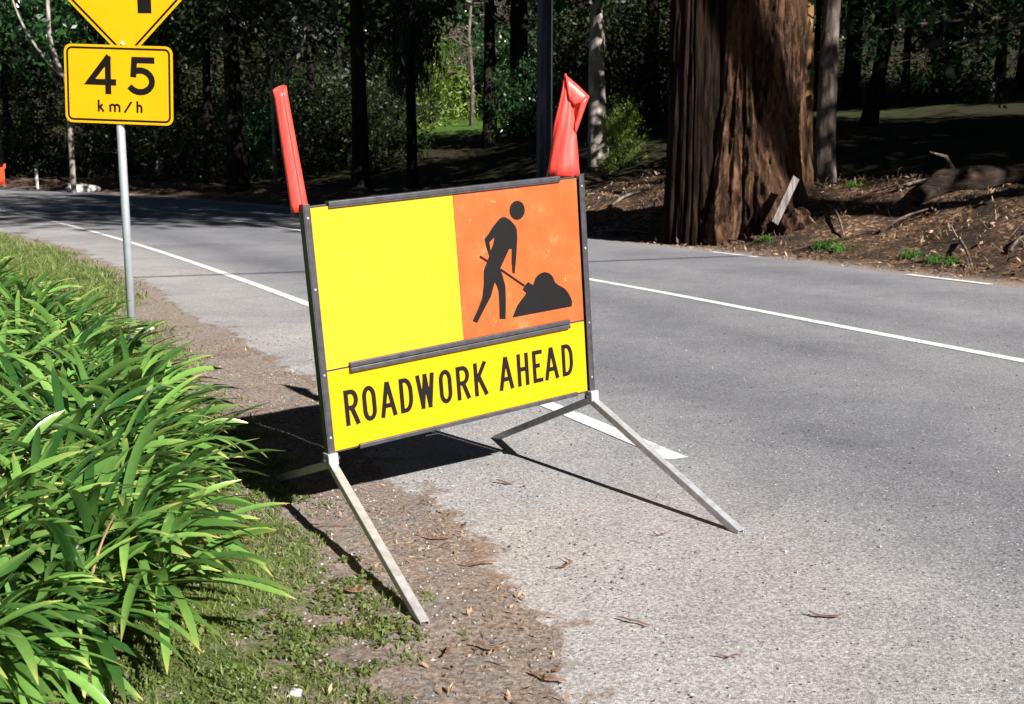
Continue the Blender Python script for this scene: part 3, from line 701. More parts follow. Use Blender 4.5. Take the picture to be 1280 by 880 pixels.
def glyph(mb, ch, x0, y0, x1, y1, w, z):
    x0 += w/2; x1 -= w/2; y0b = y0+w/2; y1b = y1-w/2
    for i, st in enumerate(GL[ch]):
        cl = st[0] == 'c'; p = st[1] if cl else st
        q = []
        for a, b in p:
            yy = y0b+(y1b-y0b)*b
            q.append((x0+(x1-x0)*a, yy))
        if not cl:     # straight ends run to the full height
            for e, nb in ((0, 1), (-1, -2)):
                if abs(p[e][1]) < 1e-6: d = Vector(q[e])-Vector(q[nb]); d.normalize(); q[e] = (q[e][0]+d.x*w/2, y0) if abs(d.y) > .3 else (q[e][0]+d.x*w/2, q[e][1])
                elif abs(p[e][1]-1) < 1e-6: d = Vector(q[e])-Vector(q[nb]); d.normalize(); q[e] = (q[e][0]+d.x*w/2, y1) if abs(d.y) > .3 else (q[e][0]+d.x*w/2, q[e][1])
        stroke(mb, q, w, z+i*.0004, cl)
def rrect(w, h, r, n=6):
    p = []
    for cx, cy, a in ((w/2-r, h/2-r, 0), (-w/2+r, h/2-r, 90), (-w/2+r, -h/2+r, 180), (w/2-r, -h/2+r, 270)): p += arc(cx, cy, r, r, a, a+90, n)
    return p
def speed_sign():
    bx, by = -2.944, 8.66; t = empty("curve_warning_sign", (bx, by, terr(bx, by)), "yellow 45 km/h plate under yellow diamond on galvanised pole by the leafy plants", "road sign")
    mb = MB(); mb.tube([(0, 0, -.3), (.0, 0, 1.5), (.0, 0, 3.4)], .031, 20); mb.build("pole", M['galv2'], t)
    mb = MB(); mb.tube([(0, 0, 3.4), (0, 0, 3.425)], .036, 16); mb.build("pole_cap", M['galv2'], t)
    yaw, roll = -.10, math.radians(2.2)
    Mp = Matrix.Translation((.018, -.045, 1.945-t.location.z)) @ Matrix.Rotation(yaw, 4, 'Z') @ Matrix.Rotation(roll, 4, 'Y') @ Matrix.Rotation(PI/2, 4, 'X')
    def b_(mb, name, m_, par): return mb.xform(Mp).build(name, M[m_], par)
    W, H = .835, .572
    mb = MB(); mb.prism(rrect(W, H, .055), -.004, 0); pl = b_(mb, "speed_plate", 'yellow', t)
    mb = MB(); stroke(mb, rrect(W-.050, H-.050, .036), .015, .0012, True); b_(mb, "border", 'ink45', pl)
    mb = MB(); glyph(mb, '4', -.250, -.072, .000, .205, .046, .0012); b_(mb, "numeral", 'ink45', pl)
    mb = MB(); glyph(mb, '5', .075, -.072, .285, .205, .046, .0012); b_(mb, "numeral", 'ink45', pl)
    mb = MB()
    for ch, a, b, y1 in (('k', -.165, -.115, -.115), ('m', -.075, .012, -.115), ('/', .035, .105, -.120), ('h', .135, .182, -.115)): glyph(mb, ch, a, -.200, b, y1, .0155, .0012)
    b_(mb, "lettering", 'ink45', pl)
    # diamond
    Md = Matrix.Translation((.097, -.046, 2.155+.53-.032-t.location.z)) @ Matrix.Rotation(-.10, 4, 'Z') @ Matrix.Rotation(math.radians(1.0), 4, 'Y') @ Matrix.Rotation(PI/2, 4, 'X') @ Matrix.Rotation(PI/4, 4, 'Z')
    def d_(mb, name, m_, par): return mb.xform(Md).build(name, M[m_], par)
    S_ = .76
    mb = MB(); mb.prism(rrect(S_, S_, .05), -.004, 0); dp = d_(mb, "diamond_plate", 'yellow', t)
    mb = MB(); stroke(mb, rrect(S_-.054, S_-.054, .034), .016, .0012, True); d_(mb, "border", 'ink45', dp)
    # curve arrow in the plate's upright frame
    Ma = Md @ Matrix.Rotation(-PI/4, 4, 'Z')
    mb = MB(); stroke(mb, [(.152, -.195), (.152, -.02)]+arc(.032, -.02, .12, .12, 0, 90, 8)+[(-.10, .10)], .105, .0012); mb.add([(-.10, .21, .0013), (-.27, .10, .0013), (-.10, -.01, .0013)], [(0, 1, 2)])
    mb.xform(Ma).build("curve_arrow", M['ink45'], dp)
    mb = MB(); mb.tube([(.068, -.046, 2.245-t.location.z), (.068, -.056, 2.245-t.location.z)], .012, 10); mb.build("bolt", M['white'], t)
    for z in (1.80, 2.09):
        mb = MB(); mb.box((0, -.002, z-t.location.z), .09, .066, .03, bev=.003); mb.build("clamp", M['galv2'], t)
speed_sign()

# ------------------------------------------------------------------ roadwork sign
O_ = Vector((-.6657, 4.1303, .3095))
UX = Vector((.827, .5565, .0802)).normalized(); UB = Vector((-.5584, .8295, .002)).normalized(); UZ = UX.cross(UB).normalized()
def roadwork():
    feet = [Vector((-.262, 3.215, 0)), Vector((.862, 4.075, 0)), Vector((-.085, 5.56, 0))]
    root = empty("roadwork_sign", (-.12, 4.4, 0), "swing-stand roadwork ahead sign with yellow and orange boards on splayed steel legs", "road sign")
    # plane frame: x along, y up, z towards the viewer
    Mf = Matrix.Translation(O_) @ Matrix((UX, UZ, -UB)).transposed().to_4x4()
    def b_(mb, name, m_, par=None): return mb.xform(Mf).build(name, M[m_] if isinstance(m_, str) else m_, par or root, world_root=root)
    P3 = lambda u, v, d=0: O_+UX*u+UZ*v-UB*d
    def box(mb, u0, v0, u1, v1, d0, d1, bev=.001): mb.box(((u0+u1)/2, (v0+v1)/2, (d0+d1)/2), abs(u1-u0), abs(v1-v0), abs(d1-d0), bev=bev)
    mb = MB(); box(mb, .0, .313, .5975, .913, -.002, 0, .0005); b_(mb, "blank_board", 'yellow2')
    mb = MB(); box(mb, .5995, .313, 1.2, .913, -.002, 0, .0005); sb = b_(mb, "symbol_board", 'orange')
    mb = MB(); box(mb, .0, .0, 1.2, .306, -.002, 0, .0005); tb = b_(mb, "text_board", 'yellow')
    body = [(0.804, 0.786), (0.815, .792), (0.832, 0.792), (0.843, 0.786), (.858, .776), (0.87, 0.763), (.88, .751), (0.886, 0.737), (.886, .70), (0.880, 0.661), (.876, .63), (0.871, 0.605), (0.862, 0.558), (0.851, 0.562), (0.850, 0.607), (0.855, 0.66), (0.843, 0.661), (0.82, 0.627), (0.795, 0.59), (.796, .577), (0.801, 0.565), (0.813, 0.514), (.81, .45), (0.803, 0.379), (0.774, 0.384), (.777, .44), (0.778, 0.494), (.772, .52), (0.763, 0.536), (.752, .51), (0.741, 0.483), (.70, .43), (0.666, 0.385), (0.645, 0.396), (.675, .44), (0.698, 0.482), (0.709, 0.529), (.712, .56), (0.715, 0.593), (0.733, 0.622), (0.745, 0.645), (0.734, 0.683), (0.729, 0.715), (0.752, 0.736), (.768, .755), (0.784, 0.769)]
    hole = [(0.751, 0.699), (0.776, 0.716), (.768, .69), (0.754, 0.666)]
    ink = M['ink']
    mb = MB(); mb.prism(body, .0006, .0012, [hole]); mb.prism(arc(.894, .812, .0375, .0385, 0, 360, 24)[:-1], .0006, .0012); b_(mb, "worker_symbol", ink, sb)
    mb = MB()
    for a, b in (((0.701, 0.649), (0.735, 0.626)), ((0.795, 0.584), (0.905, 0.502))): stroke(mb, [a, b], .009, .0018)
    b_(mb, "shovel_symbol", ink, sb); mb = MB()
    pile = [(0.837, 0.380), (0.863, 0.424), (0.885, 0.445), (0.906, 0.463), (0.912, 0.471), (0.895, 0.487), (0.908, 0.503), (0.925, 0.515), (0.949, 0.499), (0.963, 0.526), (.977, .537), (0.993, 0.543), (1.01, .545), (1.028, 0.54), (1.042, .53), (1.052, 0.518), (1.060, 0.496), (1.075, 0.482), (1.106, 0.464), (1.122, .447), (1.135, 0.425), (1.144, 0.403), (1.14, 0.380)]
    mb.prism(pile, .0006, .0012); b_(mb, "pile_symbol", ink, sb)
    letters = [('R', .056, .114), ('O', .131, .189), ('A', .205, .274), ('D', .291, .349), ('W', .366, .448), ('O', .469, .527), ('R', .549, .610), ('K', .632, .694), ('A', .752, .822), ('H', .843, .900), ('E', .921, .972), ('A', .982, 1.053), ('D', 1.073, 1.131)]
    mb = MB()
    for ch, a, b in letters: glyph(mb, ch, a, .0855, b, .2235, .0178, .0012)
    b_(mb, "lettering", ink, tb)
    # side posts: C channels
    for u0, sg in ((-.033, 1), (1.233, -1)):
        mb = MB(); a = u0; b = u0+sg*.030
        box(mb, a, -.012, b, .930, -.028, -.024); box(mb, a, -.012, a+sg*.004, .930, -.0235, .012); box(mb, b-sg*.003, -.012, b+sg*.001, .925, -.0235, -.004)
        box(mb, a+sg*.0045, -.011, a+sg*.027, .929, .0075, .012)
        b_(mb, "side_post", 'frame')
    # horizontal rails / clips
    mb = MB(); box(mb, .070, .911, 1.112, .930, -.030, .010, .003); box(mb, .070, .906, 1.112, .9105, .004, .010); b_(mb, "top_rail", 'frame')
    mb = MB(); box(mb, -.002, .9135, 1.200, .920, -.024, -.010); box(mb, -.002, .306, 1.200, .3125, -.024, -.0045); box(mb, -.002, -.008, 1.200, -.001, -.024, -.0045); b_(mb, "rear_bar", 'frame')
    mb = MB(); box(mb, .090, .3105, 1.118, .329, .0015, .016, .003); box(mb, .090, .2905, 1.118, .3085, .0015, .018, .003); box(mb, .092, .3085, 1.116, .3105, .0015, .009, .0003); b_(mb, "middle_rail", 'frame')
    mb = MB(); box(mb, .098, -.010, 1.140, .008, .0015, .014, .003); b_(mb, "bottom_rail", 'frame')
    # hinges and legs
    hl = P3(-.020, -.030, .0); hr = P3(1.222, -.030, .0)
    for h in (hl, hr):
        mb = MB(); Mx = Matrix((UX, UB, UZ)).transposed()
        mb.box(h+UZ*.006, .040, .052, .046, Mx, .003); mb.build("hinge_bracket", M['galv'], root, world_root=root)
        mb = MB(); mb.tube([h-UX*.034+UZ*.002, h+UX*.034+UZ*.002], .008, 10); mb.build("hinge_bolt", M['frame'], root, world_root=root)
    backl = Vector((-1.03, 4.83, .006))
    for h, f, nm in ((hl, feet[0], 1), (hr, feet[1], 1), (hr, feet[2], 0), (hl, backl, 0)):
        z0 = terr(f.x, f.y); z0 = max(z0, .004); f = Vector((f.x, f.y, z0+.014))
        d = (f-h).normalized(); up = UX.cross(d).normalized()
        # open C channel leg: web + two flanges + rolled lips
        x = d; y = UX-d*UX.dot(d); y.normalize(); z = x.cross(y); L = (f-h).length; mid = (f+h)/2
        if z.dot(Vector((.5, -.8, .4))) > 0: y = -y; z = -z
        MX = Matrix((x, y, z)).transposed()
        mb = MB(); mb.box(mid+z*0, L, .027, .003, MX); mb.box(mid+y*.0135+z*.0125, L, .003, .026, MX); mb.box(mid-y*.0135+z*.0125, L, .003, .026, MX); mb.box(mid+z*.0265+y*.0095, L, .011, .003, MX); mb.box(mid+z*.0265-y*.0095, L, .011, .003, MX)
        lg = mb.build("leg", M['galv'], root, world_root=root)
    for u0 in (-.018, 1.218):
        for v_ in (.06, .30, .62, .88):
            mb = MB(); mb.tube([P3(u0, v_, .0118), P3(u0, v_, .0150)], .0042, 8); mb.build("rivet", M['galv'], root, world_root=root)
    # flags
    # left: rolled tube standing in the post head
    base = Vector((-.766, 4.105, 1.205)); top = Vector((-.822, 4.09, 1.640)); mb = MB(); ax = (top-base); V = []; F = []; nA = 26; nZ = 14
    e1 = Vector((1, .2, 0)).normalized(); e2 = ax.normalized().cross(e1).normalized(); e1 = e2.cross(ax.normalized()).normalized()
    for i in range(nZ+1):
        k = i/nZ
        for j in range(nA+1):
            a = -1.2+j/nA*2*PI*1.22; r = (.0285-.004*j/nA)*(1.06-.26*k)*(1+.025*math.sin(j*1.9))
            c = base+ax*k+Vector((0, 0, .010*math.sin(a*1.0+.6) if i == nZ else 0)); V.append(c+e1*math.cos(a)*r*1.10+e2*math.sin(a)*r*.75)
    for i in range(nZ):
        for j in range(nA): F.append((i*(nA+1)+j, i*(nA+1)+j+1, (i+1)*(nA+1)+j+1, (i+1)*(nA+1)+j))
    mb.add(V, F, True); f1 = mb.build("flag", M['flag'], root, world_root=root, fixn=False); f1["label"] = "red vinyl flag rolled into a narrow tube"
    s = f1.modifiers.new("thick", 'SOLIDIFY'); s.thickness = .0012
    # right: cone folded over at the tip
    Yf = 4.80; g = lambda X_, Y_, d=0.0: at(660+X_/4.4, 80+Y_/4.4, Yf-d)
    mb = MB(); V = []; F = []; nA = 22
    prof = [(102, 286, 618), (112, 281, 560), (122, 275, 480), (132, 268, 400), (143, 262, 330), (158, 250, 260), (175, 236, 180), (190, 222, 110), (200, 213, 66), (203, 208, 56)]
    for l, r_, yy in prof:
        for j in range(nA+1):
            a = PI*(j/nA)*1.25-PI*.12; cx = (l+r_)/2; w = (r_-l)/2; wr = w/4.4/FPX*Yf
            V.append(g(cx-w*math.cos(a), yy+ (6*math.sin(a*2) if yy < 600 else 0), wr*.62*math.sin(a)+.004*math.sin(a*7+yy*.02)))
    for i in range(len(prof)-1):
        for j in range(nA): F.append((i*(nA+1)+j, i*(nA+1)+j+1, (i+1)*(nA+1)+j+1, (i+1)*(nA+1)+j))
    mb.add(V, F, True)
    def sheet(A_, B_, n=8, bulge=.006, d0=0, d1=0):
        V = []; F = []
        for i in range(n+1):
            k = i/n
            ax_, ay = np.interp(k, np.linspace(0, 1, len(A_)), [p[0] for p in A_]), np.interp(k, np.linspace(0, 1, len(A_)), [p[1] for p in A_])
            bx_, by_ = np.interp(k, np.linspace(0, 1, len(B_)), [p[0] for p in B_]), np.interp(k, np.linspace(0, 1, len(B_)), [p[1] for p in B_])
            for j in range(5):
                q = j/4; V.append(g(ax_+(bx_-ax_)*q, ay+(by_-ay)*q, d0+(d1-d0)*q+bulge*math.sin(PI*q)))
        for i in range(n):
            for j in range(4): F.append((i*5+j, i*5+j+1, (i+1)*5+j+1, (i+1)*5+j))
        mb.add(V, F, True)
    sheet([(206, 58), (270, 112), (338, 178)], [(225, 200), (252, 228), (283, 213)], d0=.012, d1=.020)           # top band
    sheet([(338, 178), (305, 270), (264, 388)], [(283, 213), (268, 290), (254, 335)], d0=.012, d1=.020, bulge=.010)   # right tail
    sheet([(210, 90), (235, 260), (248, 400)], [(330, 180), (300, 260), (262, 380)], d0=-.012, d1=-.004)           # rear of the fold
    f2 = mb.build("flag", M['flag'], root, world_root=root, fixn=False); f2["label"] = "red vinyl flag folded over into a loop at its tip"
    s = f2.modifiers.new("thick", 'SOLIDIFY'); s.thickness = .001
roadwork()

# ------------------------------------------------------------------ strap-leaved plants
def aga_mesh(seed, nros=11, per=44):
    rs = np.random.RandomState(seed); V = []; F = []; R_ = []; T = []; ns = 10; n = nros*per; ph = rs.rand()*6
    for i in range(n):
        ro = i//per; fa = ro*2.4+ph; fr = .34*math.sqrt((ro+.4)/nros); bx, by = math.cos(fa)*fr, math.sin(fa)*fr; bz = .32*(1-(fr/.47)**2)+.05*math.sin(ro*5.1)
        a = rs.uniform(0, 2*PI); out = fr*1.6; a = math.atan2(math.sin(a)+math.sin(fa)*out, math.cos(a)+math.cos(fa)*out)
        u = rs.rand(); L = rs.uniform(.35, .58); el = math.radians(2+84*u**.9); droop = math.radians(rs.uniform(25, 75)+30*u); W = rs.uniform(.022, .035)
        p = np.array([bx+rs.normal()*.012, by+rs.normal()*.012, max(bz, .01)]); q = rs.rand(); tw = rs.normal()*.5; side = rs.normal()*.15; b0 = len(V)
        for k in range(ns+1):
            t = k/ns; e = el-droop*t**1.4; aa = a+side*t; d = np.array([math.cos(aa)*math.cos(e), math.sin(aa)*math.cos(e), math.sin(e)])
            if k: p = p+d*L/ns
            if p[2] < .015: p[2] = .015+.004*rs.rand()
            lat = np.array([-math.sin(aa), math.cos(aa), 0]); nr = np.cross(d, lat); c, s = math.cos(tw*t), math.sin(tw*t); l2 = lat*c+nr*s; n2 = -lat*s+nr*c
            w = W/2*min(1, .55+t*2.2)*(1-max(0, (t-.60)/.40)**3.0)+.0008
            V += [p-l2*w, p-n2*w*.32, p+l2*w]; R_ += [q]*3; T += [max(0, (t-.88)/.12)*(1 if q > .6 else .2)]*3
        for k in range(ns):
            o = b0+k*3; F += [(o, o+1, o+4, o+3), (o+1, o+2, o+5, o+4)]
    return mesh_np("leaves", np.array(V), np.array(F), M['aga'], attrs={"rnd": R_, "tip": T}, smooth=True)
AG = [aga_mesh(s) for s in (1, 2, 3, 4)]
def dead_leaf_mesh(seed):
    rr = random.Random(seed); mb = MB(); V = []; F = []; a = rr.uniform(-.6, .6); L = rr.uniform(.34, .46); n = 9
    p = Vector((rr.uniform(-.15, .25), rr.uniform(-.2, .1), .1)); e = rr.uniform(1.2, 1.5)
    for k in range(n):
        t = k/(n-1); d = Vector((math.cos(a)*math.cos(e-t*.5), math.sin(a)*math.cos(e-t*.5), math.sin(e-t*.5))); p = p+d*L/n; w = .0075*(1-.7*t)
        V += [p+Vector((-w, 0, 0)), p+Vector((0, -w*.5, 0)), p+Vector((w, 0, 0))]
    for k in range(n-1): o = k*3; F += [(o, o+1, o+4, o+3), (o+1, o+2, o+5, o+4)]
    mb.add(V, F, True); me = bpy.data.meshes.new("dead_leaf"); me.from_pydata([tuple(v) for v in mb.v], [], mb.f); me.materials.append(M['dead']); return me
DL = [dead_leaf_mesh(s) for s in range(5)]
AGL = [(-1.62, 3.05, 0, .95, 1.2, "strap-leaved clump in the bottom left corner, cut by the photo's edge"),
       (-1.33, 2.55, 1, .80, 2.2, "lowest strap-leaved clump, only its top leaves in the photo"),
       (-1.40, 3.66, 0, .97, 0, "strap-leaved clump nearest the left front leg, leaves arching toward the gravel"),
       (-1.68, 4.42, 1, .98, .6, "strap-leaved clump level with the left leg hinge, leaf tips in the board's shadow"),
       (-1.98, 5.20, 2, .92, -.4, "strap-leaved clump behind the one touching the board's shadow"),
       (-2.42, 6.05, 3, .92, .3, "strap-leaved clump with pale dead stems midway to the speed sign pole"),
       (-2.95, 6.95, 0, .92, -.2, "strap-leaved clump in front of the speed sign pole"),
       (-3.55, 7.80, 1, .95, .5, "strap-leaved clump left of the speed sign pole's foot"),
       (-4.25, 8.75, 2, .95, 0, "strap-leaved clump just beyond the speed sign pole on its left"),
       (-4.95, 9.75, 3, 1.0, .4, "farthest strap-leaved clump, at the left edge below the grass"),
       (-1.20, 3.00, 2, .88, .2, "front strap-leaved clump at the bottom left, leaves drooping to the weeds"),
       (-2.12, 3.85, 3, .95, -.3, "strap-leaved clump at the left edge behind the front one"),
       (-2.35, 4.75, 0, 1.0, .8, "strap-leaved clump at the left edge of the photo, mid row"),
       (-2.95, 5.55, 1, 1.0, .1, "strap-leaved clump in the second row, left of the dead stems"),
       (-3.45, 6.5, 2, 1.0, -.5, "strap-leaved clump in the second row, well left of the pole"),
       (-4.15, 7.5, 3, 1.0, .2, "strap-leaved clump in the second row at the far left")]
for i, (x, y, k, sc, rz, lab) in enumerate(AGL):
    x -= .06; t = empty("agapanthus", (x, y, max(0, terr(x, y))), lab, "plant", "strap-leaved plants along the verge", rz)
    l = link("leaves", AG[k], t); l.scale = (sc, sc, sc)
    for j in range(1+i % 3): d = link("dead_leaf", DL[(i+j) % 5], t); d.rotation_euler = (0, 0, j*2.1+i)

# ------------------------------------------------------------------ ground cover
def blades(n, xr, yr, h, w, thr, maxd=None):
    x = RS.uniform(*xr, n); y = RS.uniform(*yr, n); z, d, dn = terr_parts(x, y); g = green_mask(x, y, d, dn)
    med = fbm(x*7, y*7, 3); k = (g+(med-.5)*1.1 > thr) & (d < 0) & (dn > .05); x, y, z = x[k], y[k], z[k]; n = len(x)
    a = RS.rand(n)*2*PI; hh = h*(.4+RS.rand(n)); ww = w*(.6+.8*RS.rand(n)); le = RS.rand(n)*1.1+.3; b = RS.rand(n)*2*PI
    P = np.stack([x, y, z-.003], 1); s = np.stack([np.cos(a), np.sin(a), 0*a], 1)*ww[:, None]/2
    tipd = np.stack([np.cos(b)*np.sin(le), np.sin(b)*np.sin(le), np.cos(le)], 1)*hh[:, None]
    m_ = P+tipd*.55+np.array([0, 0, 1])*hh[:, None]*.12
    V = np.stack([P-s, P+s, m_+s*.8, P+tipd+s*.15, P+tipd-s*.15, m_-s*.8], 1).reshape(-1, 3); o = np.arange(n)[:, None]*6
    F = np.concatenate([o+np.array([[0, 1, 2, 5]]), o+np.array([[5, 2, 3, 4]])]); return V, F, np.repeat(RS.rand(n), 6)
parts = [blades(90000, (-2.2, .2), (2.4, 6.0), .026, .0045, .33), blades(50000, (-6.5, -.3), (5.5, 12), .05, .007, .36), blades(50000, (-14, -3), (11, 26), .085, .012, .33)]
off = 0; Vs = []; Fs = []; Rs = []
for v, f, r in parts: Vs.append(v); Fs.append(f+off); Rs.append(r); off += len(v)
tag(link("grass", mesh_np("grass", np.concatenate(Vs), np.concatenate(Fs), M['grass'], attrs={"rnd": np.concatenate(Rs)})), "short weedy green grass on the near verge", "grass", kind="stuff")
# clover-like weeds: tiny leaves low in patches
x = RS.uniform(-1.8, .1, 60000); y = RS.uniform(2.5, 5.2, 60000); z, d, dn = terr_parts(x, y)
k = (fbm(x*2.2+9, y*2.2, 3) > .50) & (fbm(x*9, y*9, 2) > .42) & (dn > .35); P = np.stack([x, y, z+RS.rand(len(x))*.018], 1)[k]
V, F, r = leafquads(P, .013, .8, 1.6); tag(link("weeds", mesh_np("weeds", V, F, M['grass'], attrs={"rnd": r*.7})), "low small-leaved weeds between the grass", "weeds", kind="stuff")
# fallen leaves: near verge (sparse) and far bank (dense)
def litter_pts(n, xr, yr, cond, zo=.006):
    x = RS.uniform(*xr, n); y = RS.uniform(*yr, n); z, d, dn = terr_parts(x, y); k = cond(x, y, d, dn); z = np.where((d < 0) & (dn < 0), .006, z); return np.stack([x, y, z+zo], 1)[k]
P1 = litter_pts(26000, (-3, .4), (2.5, 9), lambda x, y, d, dn: (dn > -.05) & (fbm(x*3, y*3, 3) > .46))
P3_ = litter_pts(26000, (-3, 14), (10, 27), lambda x, y, d, dn: (d > -.03) & (d < 5) & (fbm(x*1.1, y*1.1, 3) > .38), .02)
V1, F1, r1 = leafquads(P1, .017, .35, 2.0, .6); V2, F2, r2 = leafquads(P3_, .085, .32, 1.2)
tag(link("leaf_litter", mesh_np("leaf_litter", np.concatenate([V1, V2]), np.concatenate([F1, F2+len(V1)]), M['litter'], attrs={"rnd": np.concatenate([r1, r2])})), "fallen brown leaves and bark flakes on verge and bank", "leaf litter", kind="stuff")
n = 9000; x = RS.uniform(2, 15, n); y = RS.uniform(9, 25, n); z, d, dn = terr_parts(x, y); k = (d > .15) & (d < 4.5) & (fbm(x*1.3+5, y*1.3, 3) > .47); P = np.stack([x, y, z], 1)[k]; n = len(P)
b_dir = rnd_dirs(n, 1.0); b_dir[:, 2] = np.abs(b_dir[:, 2]); L_ = (.08+.30*RS.rand(n)**2)[:, None]; sd = rnd_dirs(n)*.006; bend = rnd_dirs(n, -.5)*L_*.35
V = np.stack([P-sd, P+sd, P+b_dir*L_*.6+sd*.8, P+b_dir*L_+bend, P+b_dir*L_*.6-sd*.8], 1).reshape(-1, 3); o = np.arange(n)[:, None]*5
F = [tuple(r) for r in (o+np.array([[0, 1, 2, 4]])).tolist()]+[tuple(r) for r in (o+np.array([[4, 2, 3]])).tolist()]
tag(link("dry_brush", mesh_np("dry_brush", V, F, M['litter'], attrs={"rnd": np.repeat(RS.rand(n)*.7, 5)})), "tangled dry brown brush on the bank right of the giant trunk", "dry brush", kind="stuff")
# gravel
def stones(P, size):
    n = len(P); base = np.array([(1, 0, 0), (0, 1, 0), (-1, 0, 0), (0, -1, 0), (0, 0, .8), (0, 0, -.6)], float); a = RS.rand(n)*6.28; s = (size*(.4+RS.rand(n)**2*1.6))[:, None, None]
    B = base[None]*(0.7+.6*RS.rand(n, 6, 1))*s; c, q = np.cos(a)[:, None], np.sin(a)[:, None]; X = B[..., 0]*c-B[..., 1]*q; Y_ = B[..., 0]*q+B[..., 1]*c
    V = np.stack([X, Y_, B[..., 2]], 2)+P[:, None, :]; T = np.array([(0, 1, 4), (1, 2, 4), (2, 3, 4), (3, 0, 4), (1, 0, 5), (2, 1, 5), (3, 2, 5), (0, 3, 5)])
    return V.reshape(-1, 3), (np.arange(n)[:, None, None]*6+T[None]).reshape(-1, 3), np.repeat(RS.rand(n)**1.5, 6)
PG = np.concatenate([litter_pts(9000, (-3, 1.2), (2.4, 9), lambda x, y, d, dn: (dn > -.5) & (dn < .7) & (fbm(x*4+3, y*4, 3) > .42), .001), litter_pts(16000, (-3, .6), (2.4, 8), lambda x, y, d, dn: (dn > .0) & (fbm(x*5, y*5, 3) > .40), .001), litter_pts(2600, (-2, 4.5), (2.4, 9), lambda x, y, d, dn: (dn < -.2), .002)])
V, F, r = stones(PG, .0036); tag(link("gravel", mesh_np("gravel", V, F, M['gravel'], attrs={"rnd": r})), "loose gravel and grit along the broken seal edge", "gravel", kind="stuff")

# ------------------------------------------------------------------ single small things
def strip(px, py, L, ang, w, label, curl=0.3, name="bark_strip", m='twig', seed=0, cat="bark strip", group="strips of dry bark lying on the road shoulder"):
    L *= .72; w *= .75
    p = gnd(px, py); z = max(.010, terr(p.x, p.y)+.006); rr = random.Random(px*7+py); n = 14; mb = MB(); V = []; F = []
    for i in range(n+1):
        t = i/n-.5; x = t*L; y = curl*L*(t*t*2-.2)+.0035*math.sin(px+i*.8); zz = .003+.018*t*t+.003*math.sin(px*.3+i*.45); ww = w*(.35+.65*math.cos(t*2.6)**.5 if abs(t) < .5 else .35)*(.9+.2*rr.random())
        for j in range(4): q = j/3-.5; V.append((x+.003*rr.random(), y+q*ww, zz+.35*ww*(4*q*q)*.6))
    for i in range(n):
        for j in range(3): F.append((i*4+j, i*4+j+1, i*4+j+5, i*4+j+4))
    mb.add(V, F, True); o = mb.build(name, M[m], None, fixn=False); o.location = (p.x, p.y, z); o.rotation_euler = (0, 0, math.radians(ang)); s = o.modifiers.new("thick", 'SOLIDIFY'); s.thickness = .002
    tag(o, label, cat, group)
strip(632, 607, .13, -25, .020, "dark bark strip nearest the shadow's tip of the back leg", .05)
strip(598, 709, .17, 5, .018, "long brown bark strip at the seal edge, middle of the foreground", .15)
strip(706, 710, .14, 60, .020, "curled reddish bark strip standing up in an arc on the shoulder", .9)
strip(792, 782, .16, -32, .013, "straight dark stick on the asphalt in the lower middle", .03)
strip(825, 672, .08, 0, .010, "tiny flat flake left of the right front leg's foot", .1)
strip(1033, 775, .15, -14, .016, "frayed orange-brown flake on the road right of the stand", .1)
strip(910, 826, .10, -12, .010, "thin dark twig low on the road, right of the straight stick", .05)
strip(608, 815, .13, -30, .016, "brown bark strip on the dirt right of the left leg's foot", .1)
strip(560, 820, .10, 80, .016, "upright-lying dark strip just right of the left leg's foot", .1)
strip(683, 853, .16, -35, .016, "bark strip on the crumbling seal edge at the bottom", .2)
strip(548, 677, .14, -8, .018, "brown strip on bare soil between the left leg and the seal edge", .2)
strip(442, 747, .09, 15, .045, "curled brown leaf on the weeds left of the left leg", .2, name="dry_leaf", cat="leaf", group="dry leaves on the verge", m='twig')
strip(412, 333+330, .22, -4, .008, "thin dry stem across the grass left of the left leg", .05, name="twig", cat="twig", group="dry leaves on the verge")
strip(330, 555-40, .2, 40, .010, "thin twig on bare soil near the board's shadow", .1, name="twig", cat="twig", group="dry leaves on the verge")
# pale litter at the pole foot, pale stones at the bottom
def rock(name, px, py, sx, sy, sz, label, m='stone', cat="stone", Y=None):
    p = gnd(px, py); bm = bmesh.new(); bmesh.ops.create_icosphere(bm, subdivisions=3, radius=1); ph = px*.1
    for v in bm.verts:
        q = v.co; r = 1+.16*math.sin(4*q.x+ph)+.12*math.sin(6*q.y+ph*2)+.08*math.sin(9*q.z+q.x*7); v.co = Vector((q.x*sx*r, q.y*sy*r, q.z*sz*r))
    mb = MB(); mb.frombm(bm, True); o = mb.build(name, M[m]); o.location = (p.x, p.y, max(0, terr(p.x, p.y))+sz*.4); return tag(o, label, cat)
rock("stone", 176, 417, .05, .04, .03, "small white stone at the foot of the speed sign pole")
rock("stone", 188, 413, .035, .03, .02, "smaller white stone right of the one at the pole's foot")
rock("stone", 370, 877, .016, .012, .009, "pale pebble on the weeds at the bottom edge of the photo")
rock("boulder", 103, 240, .65, .5, .28, "pale low boulder on the far verge beyond the speed sign pole", cat="boulder")
